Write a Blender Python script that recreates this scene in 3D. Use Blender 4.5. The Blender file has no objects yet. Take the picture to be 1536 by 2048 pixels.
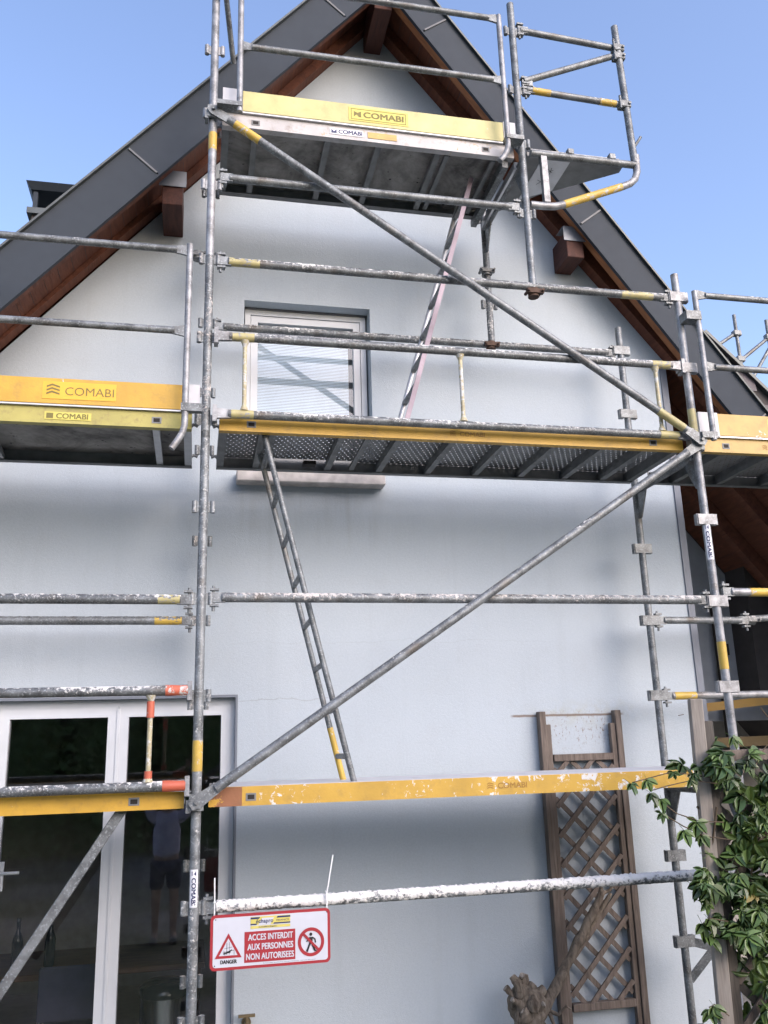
import bpy, bmesh, math, random
from mathutils import Vector, Matrix, noise as mnoise

SC = bpy.context.scene
COL = SC.collection
G = 2.0            # the first deck level (working height zero below) is two metres above the ground

# ------------------------------------------------------------------ camera
cam = bpy.data.cameras.new("camera")
camo = bpy.data.objects.new("camera", cam)
COL.objects.link(camo)
yaw, pitch, roll = 0.214516, 0.262339, -0.030392
fw = Vector((math.sin(yaw)*math.cos(pitch), math.cos(yaw)*math.cos(pitch), math.sin(pitch)))
rt = Vector((math.cos(yaw), -math.sin(yaw), 0))
up = rt.cross(fw)
r2 = math.cos(roll)*rt + math.sin(roll)*up
u2 = -math.sin(roll)*rt + math.cos(roll)*up
M = Matrix((( r2.x, u2.x, -fw.x), (r2.y, u2.y, -fw.y), (r2.z, u2.z, -fw.z))).to_4x4()
M.translation = Vector((-0.0209, -4.6645, 0.2163 + G))
camo.matrix_world = M
cam.sensor_fit = 'VERTICAL'
cam.sensor_height = 24.0
cam.lens = 1755.73/2048*24.0
cam.clip_start = 0.05
cam.clip_end = 3000
SC.camera = camo

# ------------------------------------------------------------------ light
SUN_EL, SUN_AZ = math.radians(29), math.radians(150)     # azimuth from +Y, clockwise: behind the photographer, to the right
w = bpy.data.worlds.new("World"); SC.world = w; w.use_nodes = True
nt = w.node_tree
for n in list(nt.nodes): nt.nodes.remove(n)
sky = nt.nodes.new("ShaderNodeTexSky"); sky.sky_type = 'NISHITA'; sky.sun_disc = False
sky.sun_elevation = SUN_EL; sky.sun_rotation = SUN_AZ
sky.air_density = 1.0; sky.dust_density = 3.2; sky.ozone_density = 2.1; sky.altitude = 200
bg = nt.nodes.new("ShaderNodeBackground"); bg.inputs[1].default_value = 0.15
wo = nt.nodes.new("ShaderNodeOutputWorld")
tint = nt.nodes.new("ShaderNodeMix"); tint.data_type = 'RGBA'; tint.blend_type = 'MULTIPLY'     # camera white balance of the sky light
tint.inputs[0].default_value = 1.0; tint.inputs[7].default_value = (1.03, 0.96, 1.0, 1)
nt.links.new(sky.outputs[0], tint.inputs[6]); nt.links.new(tint.outputs[2], bg.inputs[0]); nt.links.new(bg.outputs[0], wo.inputs[0])
sl = bpy.data.lights.new("sun", 'SUN'); sl.energy = 0.42; sl.angle = math.radians(52); sl.color = (0.86, 0.95, 1.0)
so = bpy.data.objects.new("sun", sl); COL.objects.link(so)
sd = Vector((math.sin(SUN_AZ)*math.cos(SUN_EL), math.cos(SUN_AZ)*math.cos(SUN_EL), math.sin(SUN_EL)))
so.rotation_euler = sd.to_track_quat('Z', 'Y').to_euler(); so.location = (0, 0, 30)
SC.view_settings.view_transform = 'Standard'; SC.view_settings.look = 'None'
SC.view_settings.gamma = 1; SC.view_settings.use_curve_mapping = False
SC.view_settings.exposure = 1.44
SC.render.engine = 'CYCLES'
SC.cycles.use_adaptive_sampling = True; SC.cycles.adaptive_threshold = 0.02; SC.cycles.max_bounces = 6; SC.cycles.diffuse_bounces = 3; SC.cycles.glossy_bounces = 3; SC.cycles.transparent_max_bounces = 8

# ------------------------------------------------------------------ material helpers
class NT:
    def __init__(s, name):
        s.m = bpy.data.materials.new(name); s.m.use_nodes = True
        s.t = s.m.node_tree
        for n in list(s.t.nodes): s.t.nodes.remove(n)
        s.out = s.t.nodes.new("ShaderNodeOutputMaterial")
        s.co = s.t.nodes.new("ShaderNodeTexCoord").outputs["Object"]
    def put(s, sock, v):
        if hasattr(v, "is_linked") or isinstance(v, bpy.types.NodeSocket): s.t.links.new(v, sock)
        elif isinstance(v, (tuple, list)):
            sock.default_value = tuple(v) + ((1.0,) if len(v) == 3 and len(sock.default_value) == 4 else ())
        else: sock.default_value = v
    def n(s, typ, ins=None, out=0, **attr):
        nd = s.t.nodes.new("ShaderNode" + typ)
        for k, v in attr.items(): setattr(nd, k, v)
        for k, v in (ins or {}).items(): s.put(nd.inputs[k], v)
        return nd.outputs[out]
    def noise(s, scale, detail=4, rough=0.55, vec=None, dist=0.0):
        return s.n("TexNoise", {"Vector": vec or s.co, "Scale": scale, "Detail": detail, "Roughness": rough, "Distortion": dist})
    def ramp(s, v, a, b, lo=0.0, hi=1.0):
        return s.n("MapRange", {0: v, 1: a, 2: b, 3: lo, 4: hi})
    def mix(s, f, a, b):
        nd = s.t.nodes.new("ShaderNodeMix"); nd.data_type = 'RGBA'
        s.put(nd.inputs[0], f); s.put(nd.inputs[6], a); s.put(nd.inputs[7], b)
        return nd.outputs[2]
    def math(s, op, a, b=0.0, c=0.0):
        return s.n("Math", {0: a, 1: b, 2: c}, operation=op)
    def scaled(s, x, y, z):
        return s.n("Mapping", {"Vector": s.co, "Scale": (x, y, z)})
    def bump(s, h, strength, dist=0.01):
        return s.n("Bump", {"Height": h, "Strength": strength, "Distance": dist})
    def finish(s, color, rough=0.6, metal=0.0, normal=None, spec=None, alpha=None):
        b = s.t.nodes.new("ShaderNodeBsdfPrincipled")
        s.put(b.inputs["Base Color"], color); s.put(b.inputs["Roughness"], rough); s.put(b.inputs["Metallic"], metal)
        if normal is not None: s.put(b.inputs["Normal"], normal)
        if spec is not None: s.put(b.inputs["Specular IOR Level"], spec)
        if alpha is not None: s.put(b.inputs["Alpha"], alpha)
        s.t.links.new(b.outputs[0], s.out.inputs[0]); return s.m

def tube_mat(name, white=0.3, dark=1.0, tint=(0.91, 0.99, 1.03), beige=0.0):
    """galvanised steel, dulled, with spatters of render that lie mostly on the upper side"""
    t = NT(name)
    base = t.mix(t.ramp(t.noise(16, 3), 0.32, 0.70), tuple(0.13*dark*c for c in tint), tuple(0.33*dark*c for c in tint))
    base = t.mix(t.ramp(t.noise(95, 1), 0.55, 0.72, 0, 0.5), base, (0.37, 0.41, 0.43))
    base = t.mix(t.ramp(t.noise(5, 2), 0.58, 0.74, 0, 0.4), base, (0.14, 0.10, 0.06))
    nz = t.n("SeparateXYZ", {0: t.n("NewGeometry", out=1)}, out=2)
    thr = t.math('ADD', t.math('MULTIPLY', nz, 0.15), t.noise(38, 3, 0.7))
    thr = t.math('ADD', thr, t.math('MULTIPLY', t.noise(2.6, 1), 0.45))
    mask = t.ramp(thr, 1.00 - 0.36*white, 1.13 - 0.36*white)
    wc = (0.66, 0.66, 0.64)
    if beige: wc = tuple(0.66*(1-beige) + c*beige for c in (0.40, 0.35, 0.30))
    col = t.mix(mask, base, wc)
    h = t.math('ADD', mask, t.math('MULTIPLY', t.noise(120, 1), 0.3))
    return t.finish(col, t.ramp(mask, 0, 1, 0.5, 0.9), t.ramp(mask, 0, 1, 0.35, 0.0), t.bump(h, 0.6, 0.004))

def paint_mat(name, c, wear=0.3, worn=(0.62, 0.62, 0.60), rough=0.5, dirt=(0.16, 0.11, 0.06), dirt_a=0.25, scale=9):
    t = NT(name)
    col = t.mix(t.ramp(t.noise(5, 3), 0.3, 0.75), tuple(v*0.82 for v in c), tuple(min(1, v*1.12) for v in c))
    col = t.mix(t.ramp(t.noise(16, 3, 0.7), 0.52, 0.72, 0, dirt_a), col, dirt)
    sp = t.math('ADD', t.noise(scale, 4, 0.72, dist=0.6), t.math('MULTIPLY', t.noise(2.2, 1), 0.4))
    mask = t.ramp(sp, 1.05 - 0.5*wear, 1.10 - 0.5*wear)
    col = t.mix(mask, col, worn)
    return t.finish(col, rough, 0.0, t.bump(t.math('ADD', mask, t.noise(70, 2)), 0.25, 0.003))

def wood_mat(name, a, b, grain=(40, 40, 3), rough=0.75, bump=0.4):
    t = NT(name)
    g = t.noise(1.0, 3, 0.65, vec=t.scaled(*grain), dist=0.7)
    col = t.mix(t.ramp(g, 0.3, 0.7), a, b)
    col = t.mix(t.ramp(t.noise(2.5, 4), 0.45, 0.8, 0, 0.45), col, tuple(v*0.5 for v in a))
    return t.finish(col, rough, 0.0, t.bump(g, bump, 0.006))

def plain(name, c, rough=0.6, metal=0.0, var=0.12, spec=None, bump=0.0):
    t = NT(name)
    k = t.noise(11, 2)
    col = t.mix(t.ramp(k, 0.3, 0.7), tuple(v*(1-var) for v in c), tuple(min(1, v*(1+var)) for v in c))
    return t.finish(col, rough, metal, t.bump(t.noise(130, 2), bump, 0.003) if bump else None, spec)

MT = {}
MT['galv'] = tube_mat("galvanised_steel", 0.14, 0.72)
MT['galv_new'] = tube_mat("bright_galvanised_steel", 0.05, 1.08, (0.97, 1.0, 1.04))
MT['galv_spat'] = tube_mat("spattered_steel", 0.52, 0.55)
MT['galv_old'] = tube_mat("old_spotted_steel", 0.5, 0.85)
MT['galv_dark'] = tube_mat("dull_dark_steel", 0.05, 0.55)
MT['galv_beige'] = tube_mat("render_stained_steel", 0.60, 0.7, beige=0.5)
MT['rusty'] = plain("rusty_coupler", (0.07, 0.042, 0.03), 0.8, 0.2, 0.4)
MT['yellow'] = paint_mat("yellow_enamel", (0.52, 0.31, 0.035), 0.28, dirt_a=0.28)
MT['yellow_spat'] = paint_mat("yellow_enamel_spattered_with_render", (0.50, 0.31, 0.045), 0.52, (0.60, 0.60, 0.58), scale=20)
MT['yellow_old'] = paint_mat("faded_yellow_enamel", (0.37, 0.33, 0.09), 0.2, (0.3, 0.28, 0.2), dirt_a=0.5)
MT['yellow_pale'] = paint_mat("sun_bleached_yellow", (0.50, 0.46, 0.20), 0.2, dirt_a=0.16)
MT['yellow_ochre'] = paint_mat("ochre_enamel_scratched", (0.48, 0.32, 0.09), 0.3, (0.7, 0.7, 0.68))
MT['yellow_shade'] = paint_mat("shaded_yellow_enamel", (0.30, 0.17, 0.02), 0.2)  # shade under the open roof painted into the upper plank's yellow
MT['yellow_dim'] = paint_mat("deep_shaded_yellow_enamel", (0.12, 0.075, 0.015), 0.2)  # deeper shade painted into the lower plank's yellow
MT['cream_band'] = paint_mat("worn_cream_paint", (0.40, 0.36, 0.17), 0.55, (0.24, 0.25, 0.26), scale=28, dirt_a=0.4)
MT['yellow_band'] = paint_mat("yellow_band_paint", (0.50, 0.34, 0.06), 0.5, (0.42, 0.43, 0.44), scale=25)
MT['orange_band'] = paint_mat("red_marker_paint", (0.48, 0.11, 0.06), 0.45, (0.5, 0.5, 0.48), scale=25)
MT['brown_patch'] = paint_mat("brown_stain", (0.26, 0.11, 0.05), 0.78, (0.52, 0.30, 0.04), scale=9)
MT['silver_worn'] = paint_mat("worn_white_alloy", (0.46, 0.45, 0.45), 0.4, (0.42, 0.30, 0.16), scale=22, dirt_a=0.4)
MT['alloy'] = plain("aluminium_alloy", (0.50, 0.51, 0.53), 0.45, 0.5, 0.1)
MT['alloy_dark'] = plain("weathered_alloy", (0.17, 0.178, 0.18), 0.6, 0.2, 0.2)
MT['white_plate'] = plain("white_plate", (0.48, 0.49, 0.52), 0.5, 0, 0.08)
MT['black'] = plain("black_slot", (0.015, 0.012, 0.01), 0.8)
MT['pink'] = paint_mat("pink_paint_on_ladder", (0.35, 0.28, 0.335), 0.3, (0.5, 0.48, 0.5))
MT['red_sign'] = plain("sign_red", (0.30, 0.022, 0.030), 0.45, 0, 0.05)
MT['white_sign'] = plain("sign_white", (0.50, 0.52, 0.57), 0.4, 0, 0.03)
MT['ink'] = plain("sign_black", (0.012, 0.012, 0.014), 0.5)
MT['navy'] = plain("sticker_navy", (0.015, 0.025, 0.09), 0.5)
MT['logo_yellow'] = plain("logo_yellow", (0.55, 0.48, 0.12), 0.5)
MT['print_grey'] = plain("faded_olive_print", (0.16, 0.135, 0.03), 0.6)
MT['print_ochre'] = plain("faded_ochre_print", (0.30, 0.16, 0.025), 0.6)
MT['sticker'] = plain("sticker_white", (0.66, 0.67, 0.70), 0.5)
MT['sticker_yellow'] = plain("sticker_yellow", (0.54, 0.48, 0.10), 0.5, 0, 0.06)
MT['sticker_amber'] = plain("sticker_amber", (0.68, 0.38, 0.03), 0.5, 0, 0.06)
MT['zip'] = plain("nylon_tie", (0.72, 0.74, 0.74), 0.4)

def ply_mat():
    t = NT("stained_plywood")
    k = t.math('ADD', t.noise(2.2, 6, 0.7, dist=1.2), t.math('MULTIPLY', t.noise(11, 5, 0.7), 0.35))
    col = t.mix(t.ramp(k, 0.5, 0.85), (0.34, 0.33, 0.31), (0.09, 0.086, 0.082))
    col = t.mix(t.ramp(t.noise(26, 4), 0.66, 0.72), col, (0.012, 0.012, 0.014))
    return t.finish(col, 0.8, 0, t.bump(k, 0.2, 0.01))
MT['ply'] = ply_mat()

def perf_mat():
    """perforated steel sheet: real round holes through the sheet"""
    t = NT("perforated_steel_sheet")
    sx = t.n("SeparateXYZ", {0: t.co}); sy = t.n("SeparateXYZ", {0: t.co}, out=1)
    p = 0.036
    v = t.math('DIVIDE', sy, p)
    row = t.math('FLOOR', v)
    u = t.math('ADD', t.math('DIVIDE', sx, p), t.math('MULTIPLY', t.math('MODULO', row, 2.0), 0.5))
    du = t.math('SUBTRACT', t.math('FRACT', t.math('ADD', u, 100)), 0.5)
    dv = t.math('SUBTRACT', t.math('FRACT', t.math('ADD', v, 100)), 0.5)
    d = t.math('ADD', t.math('MULTIPLY', du, du), t.math('MULTIPLY', dv, dv))
    a = t.ramp(d, 0.010, 0.014)
    col = t.mix(t.ramp(t.noise(6, 5), 0.3, 0.7), (0.15, 0.156, 0.16), (0.27, 0.276, 0.28))
    return t.finish(col, 0.6, 0.2, None, None, a)
MT['perf'] = perf_mat()

def wall_mat():
    t = NT("lime_render_wall")
    sep = t.t.nodes.new("ShaderNodeSeparateXYZ"); t.t.links.new(t.co, sep.inputs[0])
    X, Z = t.math('ADD', sep.outputs[0], 1.247), sep.outputs[2]
    col = t.mix(t.ramp(t.noise(0.9, 3), 0.3, 0.7), (0.378, 0.435, 0.48), (0.415, 0.472, 0.518))
    col = t.mix(t.ramp(t.noise(5.5, 4, 0.7), 0.50, 0.75, 0, 0.30), col, (0.36, 0.39, 0.415))
    col = t.mix(t.ramp(t.noise(85, 1), 0.35, 0.7, 0, 0.5), col, (0.455, 0.51, 0.555))
    # faint run-off streaks
    st = t.noise(1.0, 3, 0.6, vec=t.scaled(7, 1, 0.5))
    col = t.mix(t.ramp(st, 0.55, 0.8, 0, 0.22), col, (0.31, 0.345, 0.375))
    # rusty mark left by a removed shelf: a thin line with flakes and drips under it
    def box(v, a, b, e): return t.math('MULTIPLY', t.ramp(v, a-e, a+e), t.ramp(v, b-e, b+e, 1, 0))
    wob = t.math('ADD', Z, t.math('MULTIPLY', t.math('SUBTRACT', t.noise(9, 3), 0.5), 0.012))
    line = t.math('MULTIPLY', box(X, 2.07, 2.875, 0.015), box(wob, 2.388, 2.403, 0.0035))
    flakes = t.math('MULTIPLY', t.math('MULTIPLY', box(X, 2.32, 2.80, 0.08), box(Z, 2.20, 2.40, 0.07)),
                    t.ramp(t.noise(1.0, 5, 0.7, vec=t.scaled(60, 1, 32)), 0.56, 0.62))
    halo = t.math('MULTIPLY', t.math('MULTIPLY', box(X, 2.25, 2.95, 0.12), box(Z, 2.34, 2.47, 0.05)), t.ramp(t.noise(14, 4), 0.42, 0.7, 0, 0.6))
    col = t.mix(halo, col, (0.37, 0.37, 0.30))
    col = t.mix(t.math('MULTIPLY', flakes, 0.8), col, (0.22, 0.15, 0.10))
    col = t.mix(t.math('MULTIPLY', line, 0.85), col, (0.17, 0.12, 0.085))
    # hairline crack from the corner of the glass door
    cz = t.math('ADD', Z, t.math('MULTIPLY', t.math('SUBTRACT', t.noise(6, 4), 0.5), 0.09))
    crack = t.math('MULTIPLY', box(X, 0.25, 0.86, 0.02), box(cz, 2.532, 2.537, 0.0015))
    cz2 = t.math('ADD', Z, t.math('MULTIPLY', t.math('SUBTRACT', t.noise(5, 4), 0.5), 0.10))
    crack2 = t.math('MULTIPLY', box(X, 0.2, 2.4, 0.02), box(cz2, 2.902, 2.905, 0.0012))
    col = t.mix(t.math('MULTIPLY', t.math('ADD', crack, t.math('MULTIPLY', crack2, 0.5)), 0.35), col, (0.2, 0.2, 0.2))
    specks = t.ramp(t.noise(38, 2), 0.765, 0.785)
    col = t.mix(t.math('MULTIPLY', specks, 0.6), col, (0.2, 0.19, 0.17))
    g = t.math('ADD', t.noise(170, 1, 0.6), t.math('MULTIPLY', t.noise(45, 2), 0.8))
    # grime that has run down below the window sill
    dirt = t.math('MULTIPLY', t.math('MULTIPLY', box(X, 0.22, 1.22, 0.05), box(Z, 3.62, 3.96, 0.12)), t.ramp(t.noise(1.0, 3, 0.6, vec=t.scaled(16, 1, 1.2)), 0.45, 0.75, 0, 0.3))
    col = t.mix(dirt, col, (0.25, 0.25, 0.24))
    return t.finish(col, 0.92, 0, t.bump(g, 0.35, 0.004), 0.2)
MT['wall'] = wall_mat()
MT['wall_grey'] = plain("grey_render", (0.30, 0.32, 0.35), 0.9, 0, 0.06, bump=0.3)
MT['trim_grey'] = plain("grey_corner_profile", (0.15, 0.17, 0.205), 0.6, 0, 0.05)
MT['fascia'] = plain("anthracite_sheet_metal", (0.036, 0.045, 0.057), 0.6, 0.0, 0.05, 0.15)
MT['fascia_edge'] = plain("folded_metal_edge", (0.075, 0.085, 0.085), 0.45, 0.4, 0.15)
MT['strap'] = plain("metal_cover_strap", (0.11, 0.115, 0.12), 0.55, 0.2, 0.1)
MT['cap'] = plain("grey_metal_cap", (0.22, 0.24, 0.27), 0.5, 0.3, 0.08)
MT['wood_red'] = wood_mat("red_brown_stained_wood", (0.085, 0.026, 0.013), (0.165, 0.055, 0.027), (30, 4, 30))
MT['wood_purlin'] = wood_mat("dark_red_brown_beam", (0.045, 0.014, 0.010), (0.085, 0.028, 0.018), (40, 5, 40))
MT['wood_barge_lit'] = wood_mat("warm_lit_rafter", (0.20, 0.075, 0.028), (0.36, 0.145, 0.055), (6, 30, 6))  # warm bounce light painted into the right barge rafter's colour
MT['wood_grey'] = wood_mat("weathered_grey_wood", (0.075, 0.057, 0.046), (0.185, 0.150, 0.125), (50, 50, 4))
MT['wood_pale'] = wood_mat("silvered_post_wood", (0.19, 0.165, 0.14), (0.33, 0.30, 0.26), (45, 45, 3))
MT['wood_dark'] = wood_mat("dark_grey_brown_wood", (0.035, 0.030, 0.026), (0.085, 0.075, 0.062), (40, 40, 4))  # darker tone for the inner post, rear slats and lintel beam
MT['bark'] = wood_mat("knotty_bark", (0.06, 0.045, 0.032), (0.24, 0.20, 0.155), (34, 34, 9), 0.9, 1.6)
MT['frame_white'] = plain("white_pvc", (0.56, 0.59, 0.62), 0.35, 0, 0.02)
MT['frame_grey'] = plain("grey_rubber_seal", (0.10, 0.11, 0.12), 0.6)
MT['blind'] = plain("white_blind_slats", (0.70, 0.82, 0.92), 0.5, 0, 0.03)
MT['stone'] = plain("speckled_sill_stone", (0.42, 0.40, 0.38), 0.8, 0, 0.25, bump=0.3)
MT['tile'] = plain("slate_roof_tile", (0.075, 0.065, 0.075), 0.6, 0, 0.3)
MT['roof'] = plain("dark_roof_covering", (0.05, 0.045, 0.045), 0.8)
MT['room'] = plain("dim_room_plaster", (0.34, 0.32, 0.30), 0.9)
MT['room_floor'] = plain("room_tile_floor", (0.36, 0.29, 0.24), 0.6)
MT['dark_wood'] = wood_mat("dark_table_wood", (0.10, 0.05, 0.03), (0.20, 0.11, 0.07), (5, 40, 40))
MT['steel'] = plain("brushed_steel", (0.55, 0.56, 0.57), 0.25, 1.0, 0.05)
MT['bottle'] = plain("dark_bottle", (0.02, 0.03, 0.035), 0.1)
MT['brass'] = plain("tarnished_brass", (0.18, 0.14, 0.08), 0.5, 0.6, 0.3)
MT['skin'] = plain("skin", (0.50, 0.31, 0.23), 0.6)
MT['shirt'] = plain("lavender_cotton", (0.66, 0.62, 0.78), 0.9)
MT['shorts'] = plain("dark_blue_cotton", (0.05, 0.055, 0.10), 0.9)
MT['hair'] = plain("dark_hair", (0.03, 0.02, 0.015), 0.7)
MT['phone'] = plain("black_phone", (0.02, 0.02, 0.022), 0.2)
MT['shoe'] = plain("grey_shoe", (0.2, 0.2, 0.2), 0.8)

def glass_mat(name, refl, tint):
    t = NT(name)
    tr = t.n("BsdfTransparent", {0: tint}); gl = t.n("BsdfGlossy", {"Color": (0.95, 0.97, 1.0, 1), "Roughness": 0.015})
    fr = t.n("Fresnel", {"IOR": refl})
    mx = t.n("MixShader", {0: fr, 1: tr, 2: gl})
    t.t.links.new(mx, t.out.inputs[0]); return t.m
MT['glass_door'] = glass_mat("clear_double_glazing", 1.9, (0.88, 0.91, 0.90, 1))
MT['glass_win'] = glass_mat("window_glazing", 1.65, (0.98, 0.99, 1.0, 1))

def leaf_mat(name, c):
    t = NT(name)
    rnd = t.n("ObjectInfo", out=5)
    col = t.mix(rnd, tuple(v*0.65 for v in c), tuple(min(1, v*1.45) for v in c))
    col = t.mix(t.ramp(t.noise(30, 3), 0.4, 0.7, 0, 0.4), col, tuple(v*0.6 for v in c))
    b = t.t.nodes.new("ShaderNodeBsdfPrincipled"); t.put(b.inputs["Base Color"], col); b.inputs["Roughness"].default_value = 0.36
    tl = t.n("BsdfTranslucent", {0: t.mix(0.5, col, (0.16, 0.22, 0.02))})
    t.t.links.new(t.n("MixShader", {0: 0.22, 1: b.outputs[0], 2: tl}), t.out.inputs[0]); return t.m
MT['leaf'] = leaf_mat("glossy_green_leaf", (0.095, 0.155, 0.045))
MT['leaf_dark'] = leaf_mat("dark_green_leaf", (0.052, 0.098, 0.034))
MT['leaf_garden'] = leaf_mat("garden_tree_leaf", (0.13, 0.19, 0.06))
MT['leaf_yellow'] = leaf_mat("yellowed_leaf", (0.40, 0.33, 0.10))
MT['stem'] = plain("brown_stem", (0.09, 0.065, 0.04), 0.8)
def ground_mat():
    t = NT("lawn_and_gravel")
    col = t.mix(t.ramp(t.noise(0.5, 6), 0.42, 0.6), (0.08, 0.10, 0.05), (0.24, 0.235, 0.22))
    col = t.mix(t.ramp(t.noise(40, 3), 0.4, 0.7, 0, 0.4), col, (0.12, 0.11, 0.09))
    return t.finish(col, 0.95, 0, t.bump(t.noise(50, 4), 0.5, 0.02))
MT['ground'] = ground_mat()

# ------------------------------------------------------------------ geometry helpers (all in metres, z = 0 at the first deck)
def V(*a): return Vector(a)
def NB(): return bmesh.new()
def hard(f):
    for e in f.edges: e.smooth = False
def tube(bm, p0, p1, r, seg=14, r1=None, caps=True):
    p0, p1 = Vector(p0), Vector(p1); d = (p1-p0).normalized()
    a = d.orthogonal().normalized(); b = d.cross(a); r1 = r if r1 is None else r1
    A, B = [], []
    for i in range(seg):
        t = 2*math.pi*i/seg; o = math.cos(t)*a + math.sin(t)*b
        A.append(bm.verts.new(p0+o*r)); B.append(bm.verts.new(p1+o*r1))
    for i in range(seg):
        j = (i+1) % seg; f = bm.faces.new((A[i], A[j], B[j], B[i])); f.smooth = True
    if caps: hard(bm.faces.new(A[::-1])); hard(bm.faces.new(B))
    return bm
def pipe(bm, pts, r, seg=12, radii=None):
    pts = [Vector(p) for p in pts]; rings = []; a = None
    for i, p in enumerate(pts):
        d = (pts[min(i+1, len(pts)-1)] - pts[max(i-1, 0)]).normalized()
        a = d.orthogonal().normalized() if a is None else (a - d*a.dot(d)).normalized()
        b = d.cross(a); rr = radii[i] if radii else r
        rings.append([bm.verts.new(p + rr*(math.cos(2*math.pi*k/seg)*a + math.sin(2*math.pi*k/seg)*b)) for k in range(seg)])
    for A, B in zip(rings, rings[1:]):
        for k in range(seg):
            j = (k+1) % seg; f = bm.faces.new((A[k], A[j], B[j], B[k])); f.smooth = True
    hard(bm.faces.new(rings[0][::-1])); hard(bm.faces.new(rings[-1])); return bm
def obox(bm, c, ax, ay, az):
    """oriented box, half-axis vectors"""
    c, ax, ay, az = map(Vector, (c, ax, ay, az))
    vs = [bm.verts.new(c + sx*ax + sy*ay + sz*az) for sx in (-1, 1) for sy in (-1, 1) for sz in (-1, 1)]
    for q in ((0, 1, 3, 2), (4, 6, 7, 5), (0, 4, 5, 1), (2, 3, 7, 6), (0, 2, 6, 4), (1, 5, 7, 3)): bm.faces.new([vs[k] for k in q])
    return bm
def box(bm, x0, x1, y0, y1, z0, z1):
    return obox(bm, ((x0+x1)/2, (y0+y1)/2, (z0+z1)/2), ((x1-x0)/2, 0, 0), (0, (y1-y0)/2, 0), (0, 0, (z1-z0)/2))
def bar(bm, p0, p1, w, h, side):
    """rectangular bar from p0 to p1; w along 'side', h along the third axis"""
    p0, p1, side = Vector(p0), Vector(p1), Vector(side); d = p1-p0
    s = (side - d*side.dot(d)/d.length_squared).normalized(); t = d.normalized().cross(s)
    return obox(bm, (p0+p1)/2, d/2, s*w/2, t*h/2)
def sheet(bm, x0, x1, y, z0, z1):          # a pane facing -Y
    bm.faces.new([bm.verts.new(p) for p in ((x0, y, z0), (x1, y, z0), (x1, y, z1), (x0, y, z1))]); return bm
def prism(bm, poly, ext):
    ext = Vector(ext); A = [bm.verts.new(Vector(p)) for p in poly]; B = [bm.verts.new(Vector(p)+ext) for p in poly]
    bm.faces.new(A); bm.faces.new(B[::-1]); n = len(poly)
    for i in range(n): bm.faces.new((A[i], B[i], B[(i+1) % n], A[(i+1) % n]))
    return bm
def bevel(bm, w, seg=1):
    bmesh.ops.bevel(bm, geom=[e for e in bm.edges], offset=w, segments=seg, affect='EDGES', profile=0.5, clamp_overlap=True); return bm

def tag(o, label=None, cat=None, group=None, kind=None):
    for k, v in (('label', label), ('category', cat), ('group', group), ('kind', kind)):
        if v: o[k] = v
    return o
def thing(name, origin, label, cat, group=None):
    o = bpy.data.objects.new(name, None); COL.objects.link(o); o.empty_display_size = 0.1
    o.location = Vector(origin) + V(0, 0, G); o['_org'] = list(origin)
    return tag(o, label, cat, group)
def org(o):
    while o.parent: o = o.parent
    return Vector(o['_org'])
def mk(name, bm, mat, parent=None, label=None, cat=None, group=None, kind=None, origin=None, recalc=True):
    if recalc: bmesh.ops.recalc_face_normals(bm, faces=bm.faces[:])
    if parent is not None: o_ = org(parent)
    else:
        if origin is None:
            xs = [v.co for v in bm.verts]
            origin = ((min(c.x for c in xs)+max(c.x for c in xs))/2, (min(c.y for c in xs)+max(c.y for c in xs))/2, min(c.z for c in xs))
        o_ = Vector(origin)
    bmesh.ops.translate(bm, verts=bm.verts[:], vec=-o_)
    me = bpy.data.meshes.new(name); bm.to_mesh(me); bm.free()
    for m in (mat if isinstance(mat, (list, tuple)) else [mat]): me.materials.append(MT[m])
    ob = bpy.data.objects.new(name, me); COL.objects.link(ob)
    if parent is not None: ob.parent = parent
    else: ob.location = o_ + V(0, 0, G); ob['_org'] = list(o_)
    return tag(ob, label, cat, group, kind)

_tc = {}
def text2d(body, bold=0.0):
    key = (body, bold)
    if key in _tc: return _tc[key]
    cu = bpy.data.curves.new("lettering", 'FONT'); cu.body = body; cu.size = 1; cu.offset = bold; cu.resolution_u = 3
    ob = bpy.data.objects.new("lettering", cu); COL.objects.link(ob)
    dg = bpy.context.evaluated_depsgraph_get(); me = bpy.data.meshes.new_from_object(ob.evaluated_get(dg))
    vs = [(v.co.x, v.co.y) for v in me.vertices]; fs = [tuple(p.vertices) for p in me.polygons]
    bpy.data.objects.remove(ob); bpy.data.curves.remove(cu); bpy.data.meshes.remove(me)
    x0, x1 = min(v[0] for v in vs), max(v[0] for v in vs); y0, y1 = min(v[1] for v in vs), max(v[1] for v in vs)
    vs = [((x-x0)/(x1-x0), (y-y0)/(y1-y0)) for x, y in vs]
    _tc[key] = (vs, fs); return vs, fs
def put_text(bm, body, fn, w, h, u0=0.0, v0=0.0, bold=0.03):
    """lettering filling the box (u0,v0)-(u0+w,v0+h) of the surface map fn(u,v)"""
    vs, fs = text2d(body, 0.0)
    n = max(1, len(body)); s = bold*0.55*w/n*2.2; sv = bold*0.5*h
    shifts = [(0, 0)] if bold < 0.015 else [(-s, -sv), (s, -sv), (-s, sv), (s, sv)]
    for i, (du, dv) in enumerate(shifts):
        B = [bm.verts.new(Vector(fn(u0+s+x*(w-2*s)+du, v0+sv+y*(h-2*sv)+dv)) - V(0, 0.00012*i, 0)) for x, y in vs]
        for f in fs:
            try: bm.faces.new([B[k] for k in f])
            except ValueError: pass
    return bm
def poly2d(bm, pts, fn):
    bm.faces.new([bm.verts.new(fn(u, v)) for u, v in pts]); return bm
def on_front(x, y, z):          # surface map on a plane facing the viewer (-Y)
    return lambda u, v: Vector((x+u, y, z+v))
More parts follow.
